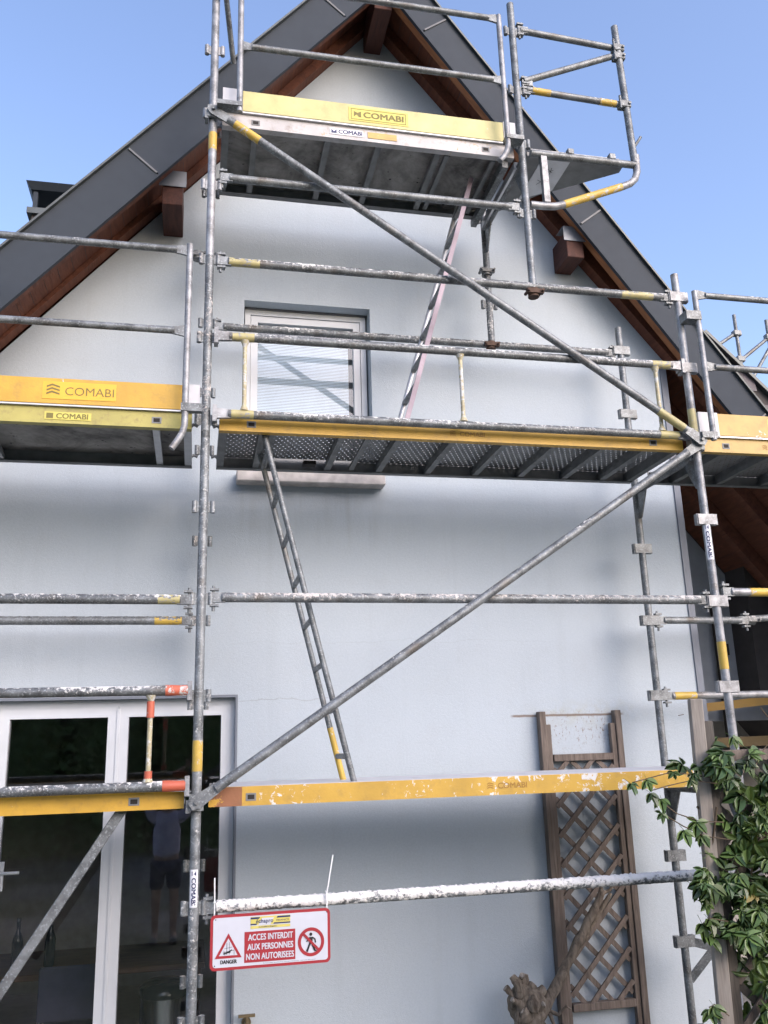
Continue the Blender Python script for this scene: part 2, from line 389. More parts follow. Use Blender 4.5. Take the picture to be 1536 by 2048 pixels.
def chevrons(bm, fn, u0, v0, s):
    for k in range(3):
        b = v0 + k*0.33*s
        poly2d(bm, [(u0, b), (u0+0.45*s, b+0.2*s), (u0+1.1*s, b), (u0+1.1*s, b+0.17*s), (u0+0.45*s, b+0.38*s), (u0, b+0.18*s)], fn)

random.seed(7)
RT = 0.0245        # tube radius

# ------------------------------------------------------------------ ground
bm = NB(); box(bm, -400, 400, -400, 400, -2.4, -2.0)
mk("ground", bm, 'ground', kind='structure', origin=(0, 0, -2.0))

# ================================================================== the house
YW = 1.09
XC = 1.247
S_L, S_R = 1.165, 1.226
house = thing("house", (XC, YW, -2.0), "white rendered gable house with dark metal roof verge and brown eaves", "house")
def wz(x): return 5.863 - (S_L*(XC-x) if x < XC else S_R*(x-XC))       # underside of the rafters along the wall
def rz(x): return 5.78 - 1.2*abs(x-XC)                                  # lower edge of the fascia
def vy(x): return 0.56 + 0.05*(x-XC) if x < XC else 0.555 + 0.12*(x-XC) # verge distance

WIN = (0.256, 1.170, 2.04, 3.348)
DOOR = (-1.19, 0.235, -1.95, 0.556)
def wall_strips(bm, y0, y1):
    xs = [-2.9, DOOR[0], DOOR[1], WIN[0], WIN[1], XC, 3.515]
    for a, b in zip(xs, xs[1:]):
        spans = [(-2.0, None)]
        for o in (DOOR, WIN):
            if a >= o[0]-1e-6 and b <= o[1]+1e-6:
                spans = [q for s in spans for q in ((s[0], o[2]), (o[3], s[1]))]
        for lo, hi in spans:
            za = wz(a)+0.12 if hi is None else hi; zb = wz(b)+0.12 if hi is None else hi
            prism(bm, [(a, y0, lo), (b, y0, lo), (b, y0, zb), (a, y0, za)], (0, y1-y0, 0))
bm = NB(); wall_strips(bm, YW, YW+0.32)
bmesh.ops.remove_doubles(bm, verts=bm.verts[:], dist=1e-4)
# drop the hidden faces between neighbouring strips
dup = {}
for f in bm.faces: dup.setdefault(tuple(sorted(v.index for v in f.verts)), []).append(f)
bm.verts.index_update(); dup = {}
for f in bm.faces: dup.setdefault(tuple(sorted(v.index for v in f.verts)), []).append(f)
bmesh.ops.delete(bm, geom=[f for fs in dup.values() if len(fs) > 1 for f in fs], context='FACES_ONLY')
wall = mk("wall", bm, 'wall', house)
# remaining walls so that the inside is dark
bm = NB(); box(bm, -2.9, -2.6, YW+0.32, 8, -2, 1.1); box(bm, 3.2, 3.51, YW+0.32, 8, -2, 3.0); box(bm, -2.6, 3.2, 7.7, 8, -2, 4.0)
mk("side_wall", bm, 'wall', house)
bm = NB(); box(bm, 3.47, 3.522, YW-0.012, YW+0.05, -2.0, 3.06)
mk("corner_profile", bm, 'trim_grey', house)
# the room behind the glass door
bm = NB(); box(bm, -2.6, 3.2, 5.2, 5.3, -2, 1.2); box(bm, 0.9, 1.0, YW+0.33, 5.2, -1.96, 1.2); box(bm, -2.59, 3.19, YW+0.33, 5.2, 0.75, 0.85)
mk("partition", bm, 'room', house)
bm = NB(); box(bm, -2.59, 3.19, YW+0.01, 7.69, -1.999, -1.965)
mk("room_floor", bm, 'room_floor', house)

# roof slabs
bm = NB()
for s, xe in ((-1, -3.4), (1, 6.4)):
    za, ze = 5.99, 5.99-1.2*abs(xe-XC)
    ya, ye = vy(XC)+0.02, vy(xe)+0.02
    lo = [V(XC, ya, za), V(xe, ye, ze), V(xe, 9, ze), V(XC, 9, za)]
    prism(bm, lo, (0, 0, 0.16))
roofo = mk("roof", bm, 'roof', house)
# fascia sheets: pieces between cover straps
for s, cuts in ((-1, (XC, 0.942, -0.338, -1.62, -3.4)), (1, (XC, 1.537, 2.737, 4.024, 5.3, 6.4))):
    for a, b in zip(cuts, cuts[1:]):
        bm = NB()
        a2, b2 = a + s*0.003, b - s*0.003
        n = V(s*1.2, 0, 1)*(0.42/2.44)
        at_, bt_ = (a2 if a == XC else a2+n.x), b2+n.x
        q = [V(a2, vy(a2), rz(a2)), V(b2, vy(b2), rz(b2)), V(bt_, vy(bt_), rz(bt_)+0.42), V(at_, vy(at_), rz(at_)+0.42)]
        prism(bm, q, (0, 0.02, 0))
        mk("fascia_panel", bm, 'fascia', roofo)
        if b != cuts[-1]:
            bm = NB(); p0 = V(b, vy(b)-0.005, rz(b)) + n*0.06; p1 = V(b+n.x*0.94, vy(b+n.x)-0.005, rz(b)+n.z*0.94)
            bar(bm, p0, p1, 0.008, 0.013, (0, 1, 0)); mk("cover_strap", bm, 'strap', roofo)
    xe = cuts[-1]
    bm = NB(); bar(bm, (XC, vy(XC)-0.008, rz(XC)+0.425), (xe, vy(xe)-0.008, rz(xe)+0.425), 0.036, 0.013, (0, 1, 0))
    mk("verge_trim", bm, 'fascia_edge', roofo)
    bm = NB(); bar(bm, (XC, vy(XC)+0.014, rz(XC)-0.004), (xe, vy(xe)+0.014, rz(xe)-0.004), 0.03, 0.012, (0, 1, 0))
    mk("drip_edge", bm, 'fascia', roofo)
    # barge rafter behind the fascia and wall rafter against the wall
    bm = NB()
    q = [V(XC, vy(XC)+0.03, rz(XC)+0.02), V(xe, vy(xe)+0.03, rz(xe)+0.02), V(xe, vy(xe)+0.03, rz(xe)+0.19), V(XC, vy(XC)+0.03, rz(XC)+0.19)]
    prism(bm, q, (0, 0.085, 0)); mk("barge_rafter", bm, 'wood_barge_lit' if s > 0 else 'wood_red', roofo)
    bm = NB()
    q = [V(XC, YW-0.10, wz(XC)), V(xe, YW-0.10, wz(xe)), V(xe, YW-0.10, rz(xe)+0.205), V(XC, YW-0.10, rz(XC)+0.205)]
    prism(bm, q, (0, 0.098, 0)); mk("wall_rafter", bm, 'wood_red', roofo)
    # soffit planks, one by one, running from the verge to the wall
    x = XC + s*0.04; k = 0; step = 0.078
    while (x - xe)*s < 0 and k < 60:
        x2 = x + s*(step-0.003); bm = NB(); dz = 0.205 + random.uniform(0, 0.004)
        ym = YW if s < 0 or x < 3.4 else 2.6
        q = [V(x, vy(x)+0.03, rz(x)+dz), V(x2, vy(x2)+0.03, rz(x2)+dz), V(x2, ym, rz(x2)+dz), V(x, ym, rz(x)+dz)]
        prism(bm, q, (0, 0, 0.012)); mk("soffit_plank", bm, 'wood_red', roofo); x += s*step; k += 1
# purlins with metal end caps
for xc_, zb, yf in ((-0.256, 3.809, 0.695), (2.733, 3.777, 0.835), (XC, 5.632, 0.635)):
    bm = NB(); box(bm, xc_-0.068, xc_+0.068, yf, YW+0.02, zb, zb+0.22); bevel(bm, 0.004)
    pu = mk("purlin", bm, 'wood_purlin', house)
    if xc_ != XC:
        bm = NB(); sgn = -1 if xc_ < XC else 1
        a, b = xc_-0.09, xc_+0.09
        zt = zb+0.135
        prism(bm, [(a, yf-0.012, zt), (b, yf-0.012, zt), (b, yf-0.012, zt+0.115), (a, yf-0.012, zt+0.115)], (0, 0.006, 0))
        prism(bm, [(a, yf-0.012, zt+0.1152), (b, yf-0.012, zt+0.1152), (b, yf+0.12, zt+0.1152), (a, yf+0.12, zt+0.1152)], (0, 0, 0.005))
        mk("metal_cap", bm, 'cap', pu)
# lower rafters of the open roof on the right
for y in (1.5, 2.0):
    bm = NB()
    q = [V(3.53, y, rz(3.53)+0.03), V(6.3, y, rz(6.3)+0.03), V(6.3, y, rz(6.3)+0.2), V(3.53, y, rz(3.53)+0.2)]
    prism(bm, q, (0, 0.08, 0)); mk("rafter", bm, 'wood_red', roofo)

# upper window
x0, x1, z0, z1 = WIN
def frame_bm(x0, x1, z0, z1, y0, y1, t, tb=None):
    bm = NB(); tb = t if tb is None else tb
    box(bm, x0, x0+t, y0, y1, z0, z1); box(bm, x1-t, x1, y0, y1, z0, z1)
    box(bm, x0+t, x1-t, y0+0.0005, y1-0.0005, z1-t, z1); box(bm, x0+t, x1-t, y0+0.0005, y1-0.0005, z0, z0+tb); return bm
wf = mk("window", frame_bm(x0+0.012, x1-0.012, z0, z1-0.012, YW+0.115, YW+0.19, 0.04), 'frame_white', house)
mk("sash", frame_bm(x0+0.055, x1-0.055, z0+0.045, z1-0.055, YW+0.125, YW+0.185, 0.05), 'frame_white', wf)
bm = NB(); sheet(bm, x0+0.0985, x1-0.0985, YW+0.148, z0+0.0885, z1-0.0985); mk("pane", bm, 'glass_win', wf, recalc=False)
bm = NB(); box(bm, x0+0.001, x1-0.001, YW+0.10, YW+0.19, z1-0.0115, z1-0.001); mk("shutter_box_gap", bm, 'frame_grey', wf)
for xx in (x0+0.0965, x1-0.1025):
    bm = NB(); box(bm, xx, xx+0.006, YW+0.14, YW+0.156, z0+0.09, z1-0.10); mk("seal", bm, 'frame_grey', wf)
bm = NB(); z = z0+0.09
while z < z1-0.20:
    prism(bm, [(x0+0.10, YW+0.185, z), (x1-0.135, YW+0.185, z), (x1-0.135, YW+0.190, z+0.0108), (x0+0.10, YW+0.190, z+0.0108)], (0, 0.002, 0.0005)); z += 0.0118
mk("blind", bm, 'blind', wf)
bm = NB(); box(bm, x0+0.09, x1-0.09, YW+0.215, YW+0.22, z0+0.05, z1-0.05); mk("blackout_sheet", bm, 'frame_grey', wf)
bm = NB(); box(bm, 0.215, 1.229, 0.985, YW+0.115, 1.962, 2.0395); bevel(bm, 0.006); mk("sill", bm, 'stone', wf)

# glass door
x0, x1, z0, z1 = DOOR
dr = mk("glass_door", frame_bm(x0+0.002, x1-0.002, z0, z1-0.003, YW+0.075, YW+0.15, 0.045), 'frame_white', house)
leafs = ((-1.174, -0.484), (-0.478, 0.207))
for a, b in leafs:
    lf = mk("door_leaf", frame_bm(a, b, z0+0.03, z1-0.048, YW+0.068, YW+0.14, 0.059, 0.12), 'frame_white', dr)
    bm = NB(); sheet(bm, a+0.056, b-0.056, YW+0.10, z0+0.15, z1-0.106); mk("pane", bm, 'glass_door', dr, recalc=False)
    bm = frame_bm(a+0.055, b-0.055, z0+0.147, z1-0.103, YW+0.094, YW+0.0998, 0.008); mk("seal", bm, 'frame_grey', dr)
bm = NB(); box(bm, -0.49, -0.472, YW+0.060, YW+0.0675, z0+0.05, z1-0.055); mk("cover_strip", bm, 'frame_white', dr)
bm = NB(); box(bm, x0, x1+0.012, YW-0.006, YW+0.004, z1-0.002, z1+0.014); box(bm, x1-0.002, x1+0.012, YW-0.006, YW+0.004, -1.95, z1-0.0025)
mk("opening_trim", bm, 'trim_grey', dr)
bm = NB(); box(bm, x0+0.082, x0+0.108, YW+0.055, YW+0.068, -0.52, -0.36); pipe(bm, [(x0+0.095, YW+0.06, -0.42), (x0+0.095, YW+0.02, -0.42), (x0+0.20, YW+0.018, -0.42)], 0.009)
mk("handle", bm, 'frame_white', dr)
# wall tap
bm = NB(); tube(bm, (0.32, YW, -1.30), (0.32, YW-0.07, -1.30), 0.013); tube(bm, (0.32, YW-0.07, -1.30), (0.32, YW-0.085, -1.37), 0.011)
tube(bm, (0.32, YW-0.05, -1.30), (0.32, YW-0.05, -1.255), 0.010); box(bm, 0.272, 0.368, YW-0.06, YW-0.04, -1.262, -1.248); tube(bm, (0.32, YW+0.0, -1.30), (0.32, YW-0.008, -1.30), 0.028)
mk("garden_tap", bm, 'brass', house)

# chimney behind the roof
ch = thing("chimney", (-1.5, 3.2, 1.0), "dark metal capped chimney showing above the left roof verge", "chimney")
bm = NB(); box(bm, -1.62, -1.25, 3.0, 3.4, 1.6, 5.1); mk("stack", bm, 'roof', ch)
bm = NB(); box(bm, -1.66, -1.20, 2.96, 3.44, 5.1, 5.16); mk("crown", bm, 'fascia_edge', ch)
bm = NB()
for (a, b) in ((-1.60, 3.02), (-1.60, 3.36), (-1.28, 3.02), (-1.28, 3.36)): box(bm, a-0.02, a+0.02, b-0.02, b+0.02, 5.16, 5.36)
mk("cap_post", bm, 'fascia', ch)
bm = NB(); prism(bm, [(-1.74, 2.88, 5.43), (-1.14, 2.88, 5.43), (-1.24, 2.98, 5.36), (-1.64, 2.98, 5.36)], (0, 0, 0.001))
bm.free(); bm = NB()
A = [bm.verts.new(p) for p in ((-1.64, 2.98, 5.36), (-1.24, 2.98, 5.36), (-1.24, 3.42, 5.36), (-1.64, 3.42, 5.36))]
B = [bm.verts.new(p) for p in ((-1.68, 2.93, 5.42), (-1.20, 2.93, 5.42), (-1.20, 3.47, 5.42), (-1.68, 3.47, 5.42))]
bm.faces.new(A); bm.faces.new(B[::-1])
for i in range(4): bm.faces.new((A[i], B[i], B[(i+1) % 4], A[(i+1) % 4]))
mk("cap_plate", bm, 'fascia', ch)

# tiled dormer flank seen past the right verge
dm = thing("dormer", (6.0, 2.2, 1.5), "tile clad dormer flank rising behind the right roof verge", "dormer")
C = V(-0.0209, -4.6645, 0.2163)
def ray(u, v, Y):
    d = ((u-768)/1755.73)*r2 - ((v-1024)/1755.73)*u2 + fw
    return C + d*((Y-C.y)/d.y)
A_, B_ = ray(1425, 686, 2.3), ray(1600, 852, 2.3)
bm = NB(); prism(bm, [A_, B_, (B_.x, 2.3, 0.6), (A_.x, 2.3, 0.6)], (0, 1.6, 0)); mk("cladding_base", bm, 'roof', dm)
bm = NB(); bar(bm, A_+V(-0.1, -0.03, 0.1), B_+V(0, -0.03, 0), 0.06, 0.03, (0, 1, 0)); mk("verge_trim", bm, 'fascia_edge', dm)
zrow = A_.z; tilt = V(0, 0.012, 0)
while zrow > A_.z-1.6:
    xx = A_.x + random.uniform(-0.1, 0); zrow -= 0.16
    while xx < B_.x:
        top = A_.z + (B_.z-A_.z)*(xx+0.2-A_.x)/(B_.x-A_.x)
        if zrow+0.10 < top:
            bm = NB(); obox(bm, (xx+0.105, 2.285+random.uniform(-0.003, 0.003), zrow+0.08), (0.1, 0, 0), (0, 0.008, 0), (0, 0.010, 0.095)); mk("roof_tile", bm, 'tile', dm)
        xx += 0.215

# recessed grey wall and beam under the open roof at the right
bm = NB(); q = [(3.52, 2.6, 0.36), (5.85, 2.6, 0.36), (5.85, 2.6, rz(5.85)+0.19), (3.52, 2.6, rz(3.52)+0.19)]
prism(bm, q, (0, 0.2, 0))
mk("recessed_wall", bm, 'wall_grey', None, "grey recessed wall under the open roof at the right", "wall")
bm = NB(); box(bm, 3.52, 6.3, 2.45, 2.6, 0.10, 0.22); mk("lintel_beam", bm, 'wood_dark', None, "dark beam under the recessed grey wall", "beam")
bm = NB(); tube(bm, (4.60, 2.53, -2), (4.60, 2.53, 1.5), 0.028); box(bm, 4.57, 4.67, 2.47, 2.52, 0.93, 1.03)
mk("downpipe", bm, 'black', None, "thin black downpipe in front of the recessed grey wall", "pipe")
bm = NB(); box(bm, 3.52, 6.3, 4.4, 4.6, -2, 3)
mk("carport_back_wall", bm, 'room', None, "dark rear wall deep under the open roof", "wall")

# ================================================================== scaffold components
def flange(bm, x, y, z, boxy=False):
    for s in (-1, 1):
        if boxy:
            box(bm, x+s*0.052-0.016, x+s*0.052+0.016, y-0.020, y+0.012, z-0.034, z+0.034)
            box(bm, min(x, x+s*0.062), max(x, x+s*0.062), y-0.0275, y-0.0205+0.012, z-0.032, z+0.032)
        else:
            tube(bm, (x+s*0.048, y, z-0.032), (x+s*0.048, y, z+0.032), 0.0145, 12)
            box(bm, min(x, x+s*0.05), max(x, x+s*0.05), y-0.004, y+0.004, z-0.03, z+0.03)
def frame(name_label, x, z0, z1, zi0, zi1, levels_f, levels_i, mat_f, mat_i, transoms=(), bands=(), boxy=False):
    t = thing("scaffold_support", (x, 0.4, z0), name_label, "scaffold frame")
    bm = NB(); tube(bm, (x, 0, z0), (x, 0, z1), RT, 18); mk("standard", bm, mat_f, t)
    bm = NB(); tube(bm, (x, 0.807, zi0), (x, 0.807, zi1), RT, 18); mk("standard", bm, mat_i, t)
    for z in levels_f: bm = NB(); flange(bm, x, 0, z, boxy); mk("flange", bm, mat_f, t)
    for z in levels_i: bm = NB(); flange(bm, x, 0.807, z, boxy); mk("flange", bm, mat_i, t)
    for z in transoms:
        bm = NB(); tube(bm, (x, 0.02, z), (x, 0.787, z), RT*0.95); mk("transom", bm, 'galv_dark', t)
        for y, s in ((0.024, 1), (0.783, -1)):
            bm = NB(); prism(bm, [(x-0.004, y, z-0.022), (x-0.004, y+s*0.13, z-0.022), (x-0.004, y+s*0.03, z-0.20), (x-0.004, y, z-0.20)], (0.008, 0, 0)); mk("gusset", bm, 'galv', t)
    for z, l, yy, m in bands:
        bm = NB(); tube(bm, (x, yy, z), (x, yy, z+l), RT+0.0012, 18, caps=False); mk("paint_band", bm, m, t)
    return t
f_l1 = frame("spattered scaffold frame left of the warning sign, from the ground to the middle deck", 0, -2.0, 1.935, -2.0, 1.93,
      (-1.5, -1, -0.5, 0.5, 1, 1.5), (-1.0, -0.4, 0.5, 1, 1.5), 'galv_old', 'galv_beige', (-0.085,), ((0.13, 0.15, 0, 'yellow_band'),))
f_l2 = frame("spattered scaffold frame piece at the left of the upper window", 0, 1.89, 3.02, 1.93, 3.3,
      (2.0, 2.5, 3.0), (2.1, 2.5, 3.0), 'galv_beige', 'galv', (1.915,))
f_l3 = frame("bright galvanised scaffold frame carrying the left end of the topmost deck", 0, 3.02, 5.35, 3.3, 5.1,
      (3.5, 4.0, 4.47, 5.0), (3.5, 4.0, 4.5), 'galv_new', 'galv_dark', (3.915,), ((3.74, 0.12, 0, 'yellow_band'),))
f_r = frame("bright galvanised scaffold frame at the right house corner", 3.0, -2.0, 3.17, -2.0, 3.19,
      (-0.5, 0.5, 1.0, 1.5, 2.5, 3.0), (-1.5, -1.0, -0.5, 0.5, 1.0, 1.5, 2.5, 3.0), 'galv_new', 'galv', (-0.085, 1.915), ((0.60, 0.16, 0, 'yellow_band'), (2.06, 0.16, 0, 'cream_band')), True)
f_t = frame("scaffold frame standing on the upper ledgers at the right end of the topmost deck", 2.0, 2.96, 5.18, 2.98, 4.1,
      (3.52, 4.05, 4.47, 4.95), (3.3, 4.0), 'galv', 'galv_spat', (3.915,))
# outrigger at the foot of the right inner standard
bm = NB(); bar(bm, (3.03, 0.80, -1.0), (3.26, 0.72, -1.06), 0.05, 0.02, (0, 0, 1)); bar(bm, (3.01, 0.80, -1.22), (3.16, 0.75, -1.05), 0.045, 0.018, (0, 0, 1))
mk("stabiliser_bracket", bm, 'galv', None, "short braced bracket low on the inner right standard beside the creeper", "bracket")

def head(bm, x, y, z, s):
    """hooked end of a ledger: flattened tongue, clip and wedge pin"""
    box(bm, min(x, x+s*0.075), max(x, x+s*0.075), y-0.012, y+0.012, z-0.026, z+0.026)
    for dz in (-0.042, 0.042): box(bm, min(x-s*0.006, x+s*0.040), max(x-s*0.006, x+s*0.040), y-0.018, y+0.018, z+dz-0.006, z+dz+0.006)
    tube(bm, (x+s*0.012, y, z-0.072), (x+s*0.012, y, z+0.062), 0.0085, 8)
def ledger(label, x0, x1, y, z, mat, hs=(1, 1), bands=(), cat="scaffold tube", z1=None, r=RT, crust=0.0):
    z1 = z if z1 is None else z1
    t = thing("scaffold_ledger", (x0, y, z), label, cat)
    a, b = x0+(0.105 if hs[0] else 0), x1-(0.105 if hs[1] else 0)
    bm = NB()
    if crust:
        n = 520; seg = 20; rings = []
        for i in range(n+1):
            xx = a+(b-a)*i/n; ring = []
            for k in range(seg):
                an = 2*math.pi*k/seg; nz = math.sin(an); ny = math.cos(an)
                q = mnoise.noise(V(xx*40, ny*3.0, nz*3.0)) + 0.9*mnoise.noise(V(xx*110, ny*6, nz*6+7))
                rr = r + max(0, (0.006+0.009*q)*crust*(0.35+0.65*max(0, nz+0.35)))
                ring.append(bm.verts.new((xx, y+ny*rr, z+(z1-z)*i/n+nz*rr)))
            rings.append(ring)
        for A, B in zip(rings, rings[1:]):
            for k in range(seg): f = bm.faces.new((A[k], A[(k+1) % seg], B[(k+1) % seg], B[k])); f.smooth = True
        bm.faces.new(rings[0][::-1]); bm.faces.new(rings[-1])
    else: tube(bm, (a, y, z), (b, y, z1), r, 18)
    mk("tube", bm, mat, t)
    if hs[0]: bm = NB(); head(bm, x0+0.05, y, z, 1); mk("hook", bm, 'galv', t)
    if hs[1]: bm = NB(); head(bm, x1-0.05, y, z1, -1); mk("hook", bm, 'galv', t)
    for (p, l, m) in bands:
        bm = NB(); tube(bm, (p, y, z), (p+l, y, z), r+0.0012, 18, caps=False); mk("paint_band", bm, m, t)
    return t
MT['crust'] = tube_mat("tube_caked_in_white_render", 1.12, 0.8)
ledger("tube caked in white render that carries the red and white warning sign", 0, 3, 0, -0.503, 'crust', crust=0.75)
ledger("long spattered tube crossing behind the lower diagonal brace", 0, 3, 0, 1.007, 'galv_beige', crust=0.3)
ledger("upper front tube carrying the topmost bay, just above the upper window", 0, 3, 0, 2.995, 'galv_spat', crust=0.22, bands=((0.11, 0.18, 'cream_band'), (2.6, 0.22, 'cream_band')))
ledger("rear tube close to the wall passing across the top of the upper window", 0, 3, 0.807, 2.982, 'galv_spat', crust=0.3)
ledger("upper of the two parallel tubes left of the frame, above the glass door", -3, 0, 0, 0.995, 'galv_spat', crust=0.22, bands=((-0.22, 0.11, 'cream_band'),))
ledger("lower of the two parallel tubes left of the frame, with an orange end band", -3, 0, 0.807, 1.0, 'galv', crust=0.25, bands=((-0.27, 0.16, 'yellow_band'),))
ledger("tube just beneath the topmost deck between its two frames", 0, 2, 0, 3.56, 'galv')
ledger("short tube with a yellow band running right from the corner frame", 3, 6, 0, 1.057, 'galv_new', bands=((3.23, 0.14, 'yellow_band'),))
ledger("spattered tube running right from the inner right standard, below the banded one", 3, 3.8, 0.807, 1.003, 'galv', hs=(1, 1))
ledger("tube with yellow end just above the garden trellis post", 3, 6, 0.807, 0.495, 'galv_new', bands=((3.12, 0.16, 'yellow_band'),))
ledger("yellow banded tube joined to the coupler far right beside the recessed wall", 3.8, 5.6, 0.95, 1.03, 'galv', hs=(0, 0), z1=1.12, bands=())

def brace(label, p0, p1, mat, bands=()):
    t = thing("diagonal_brace", p0, label, "diagonal brace")
    p0, p1 = Vector(p0), Vector(p1); d = (p1-p0).normalized()
    bm = NB(); tube(bm, p0+d*0.11, p1-d*0.11, RT, 18); mk("tube", bm, mat, t)
    for p, s in ((p0, 1), (p1, -1)):
        bm = NB(); n = d.cross(V(0, 1, 0))
        A = p-d*s*0.035; B = p+d*s*0.135
        prism(bm, [A-n*0.018-V(0, 0.006, 0), A+n*0.018-V(0, 0.006, 0), p+n*0.034-V(0, 0.006, 0), B+n*0.024-V(0, 0.006, 0), B-n*0.024-V(0, 0.006, 0), p-n*0.034-V(0, 0.006, 0)], (0, 0.012, 0))
        mk("flattened_end", bm, mat, t)
        bm = NB(); tube(bm, p-V(0, 0.022, 0), p+V(0, 0.035, 0), 0.011, 6); mk("bolt", bm, 'galv_dark', t)
    for (a, b, m) in bands:
        bm = NB(); tube(bm, p0+d*a, p0+d*b, RT+0.0012, 18, caps=False); mk("paint_band", bm, m, t)
brace("lower diagonal brace rising from the warning sign side to the right corner frame", (0, -0.055, -0.015), (2.995, -0.050, 1.975), 'galv')
brace("upper diagonal brace rising from the right corner frame to the topmost deck", (2.992, -0.078, 1.99), (0.0, -0.055, 3.99), 'galv', ((0.13, 0.32, 'cream_band'), (3.26, 3.44, 'yellow_band')))
for x, z in ((0, -0.015), (2.995, 1.98), (0, 3.99)):
    bm = NB(); box(bm, x-0.035, x+0.035, -0.047, -0.026, z-0.04, z+0.04); box(bm, x-0.05, x-0.03, -0.04, 0.02, z-0.05, z+0.01)
    mk("brace_bracket", bm, 'galv', f_l1 if z < 1 else (f_r if z < 3 else f_l3))
bm = NB(); bar(bm, (-1.05, 0.1, -1.105), (-0.355, 0.1, -0.035), 0.012, 0.048, (0, 1, 0))
bevel(bm, 0.003)
mk("flat_brace", bm, 'galv', None, "flat steel strut slanting down across the glass door below the first deck", "diagonal brace")

# ---- decks
def platform(label, x0, x1, L, beam, deck, rear='alloy_dark', ribs=(), slots=(), ribmat='alloy', hatch=None, top=None):
    t = thing("scaffold_platform", ((x0+x1)/2, 0.4, L-0.05), label, "scaffold platform")
    zb, zt = L-0.045, L+0.048
    bm = NB(); box(bm, x0, x1, 0.030, 0.036, zb, zt); box(bm, x0, x1, 0.0365, 0.075, zb, zb+0.005); box(bm, x0, x1, 0.0365, 0.06, zt-0.006, zt)
    mk("front_beam", bm, beam, t)
    bm = NB(); box(bm, x0, x1, 0.744, 0.75, zb, zt); box(bm, x0, x1, 0.705, 0.7435, zb, zb+0.005)
    mk("rear_beam", bm, rear, t)
    bm = NB(); d0, d1 = L+0.036, L+0.044
    bm2 = NB()
    if deck == 'perf':
        ha, hb = hatch if hatch else (x1-0.03, x1-0.025)
        for qa, qb, qy in ((x0+0.02, ha, 0.7435), (ha, hb, 0.722), (hb, x1-0.02, 0.7435)):
            bm.faces.new([bm.verts.new(p) for p in ((qa, 0.0365, d0), (qb, 0.0365, d0), (qb, qy, d0), (qa, qy, d0))])
    else: box(bm, x0+0.02, x1-0.02, 0.0605, 0.7435, d0, d1)
    mk("deck_sheet", bm, deck, t)
    if top:
        box(bm2, x0+0.02, x1-0.02, 0.062, 0.742, d1+0.001, d1+0.006); mk("render_crust", bm2, top, t)
    else: bm2.free()
    for xx in ribs:
        bm = NB(); box(bm, xx-0.019, xx+0.019, 0.0365, 0.7435, zb+0.008, zb+0.040); box(bm, xx-0.004, xx+0.004, 0.0375, 0.7425, zb+0.0405, d0-0.001); mk("cross_rib", bm, ribmat, t)
    for xx in (x0+0.022, x1-0.022):
        bm = NB(); box(bm, xx-0.022, xx+0.022, 0.0362, 0.7438, zb+0.0055, zb+0.07); mk("end_beam", bm, ribmat, t)
        for yy in (0.12, 0.66):
            bm = NB(); s = 1 if xx > (x0+x1)/2 else -1
            pipe(bm, [(xx, yy, zb+0.03), (xx+s*0.03, yy, zb+0.06), (xx+s*0.055, yy, zb+0.05)], 0.010, 8); mk("hook", bm, 'galv_dark', t)
    for xx in slots:
        bm = NB(); box(bm, xx-0.026, xx+0.026, 0.0275, 0.0298, L-0.022, L+0.016); bevel(bm, 0.0008); mk("slot_rim", bm, 'alloy_dark', t)
        bm = NB(); box(bm, xx-0.017, xx+0.017, 0.0262, 0.0273, L-0.014, L+0.008); mk("slot", bm, 'black', t)
    if hatch:
        a, b = hatch
        for h0 in (a, b-0.03): bm = NB(); box(bm, h0, h0+0.03, 0.10, 0.70, zb+0.012, zb+0.03); mk("hatch_batten", bm, 'alloy_dark', t)
        bm = NB(); box(bm, (a+b)/2-0.04, (a+b)/2+0.04, 0.60, 0.66, zb+0.01, zb+0.034); mk("hatch_latch", bm, 'black', t)
    return t
p2m = platform("yellow edged perforated steel deck directly below the upper window", 0.075, 2.93, 2.0, 'yellow', 'perf', ribs=(0.32, 0.78, 1.12, 1.45, 1.78, 2.10, 2.42, 2.70), slots=(0.253, 2.726), ribmat='alloy_dark', hatch=(0.36, 0.95))
p1m = platform("yellow edged first deck smeared with white render behind the trellis post", 0.075, 2.93, 0.0, 'yellow_spat', 'ply', ribs=(0.5, 1.0, 1.5, 2.0, 2.5), slots=(0.27,), top='white_plate')
p1l = platform("clean yellow edged first deck in front of the glass door", -2.93, -0.06, 0.0, 'yellow', 'ply', ribs=(-2.4, -1.9, -1.4, -0.9, -0.4), slots=(-0.30,))
p2l = platform("old yellow edged plywood deck at mid height on the far left", -2.93, -0.075, 2.0, 'yellow_old', 'ply', ribs=(-2.3, -1.75, -1.2, -0.27), slots=(-0.265,))
p2r = platform("ochre edged perforated deck running out of view right of the corner frame", 3.075, 5.93, 2.0, 'yellow_ochre', 'perf', ribs=(3.25, 3.6, 3.95, 4.3), slots=(3.23,), ribmat='alloy_dark')
p3 = platform("topmost plywood deck with worn silver edge beam", 0.055, 1.955, 4.0, 'silver_worn', 'ply', ribs=(0.26, 0.72, 1.05, 1.45), slots=(0.26, 1.76), ribmat='alloy_dark', hatch=(1.5, 1.85))
bm = NB(); box(bm, 0.06, 0.225, 0.0255, 0.0296, -0.044, 0.047); mk("brown_stain_patch", bm, 'brown_patch', p1m, "brown stained end of the yellow edge beam")
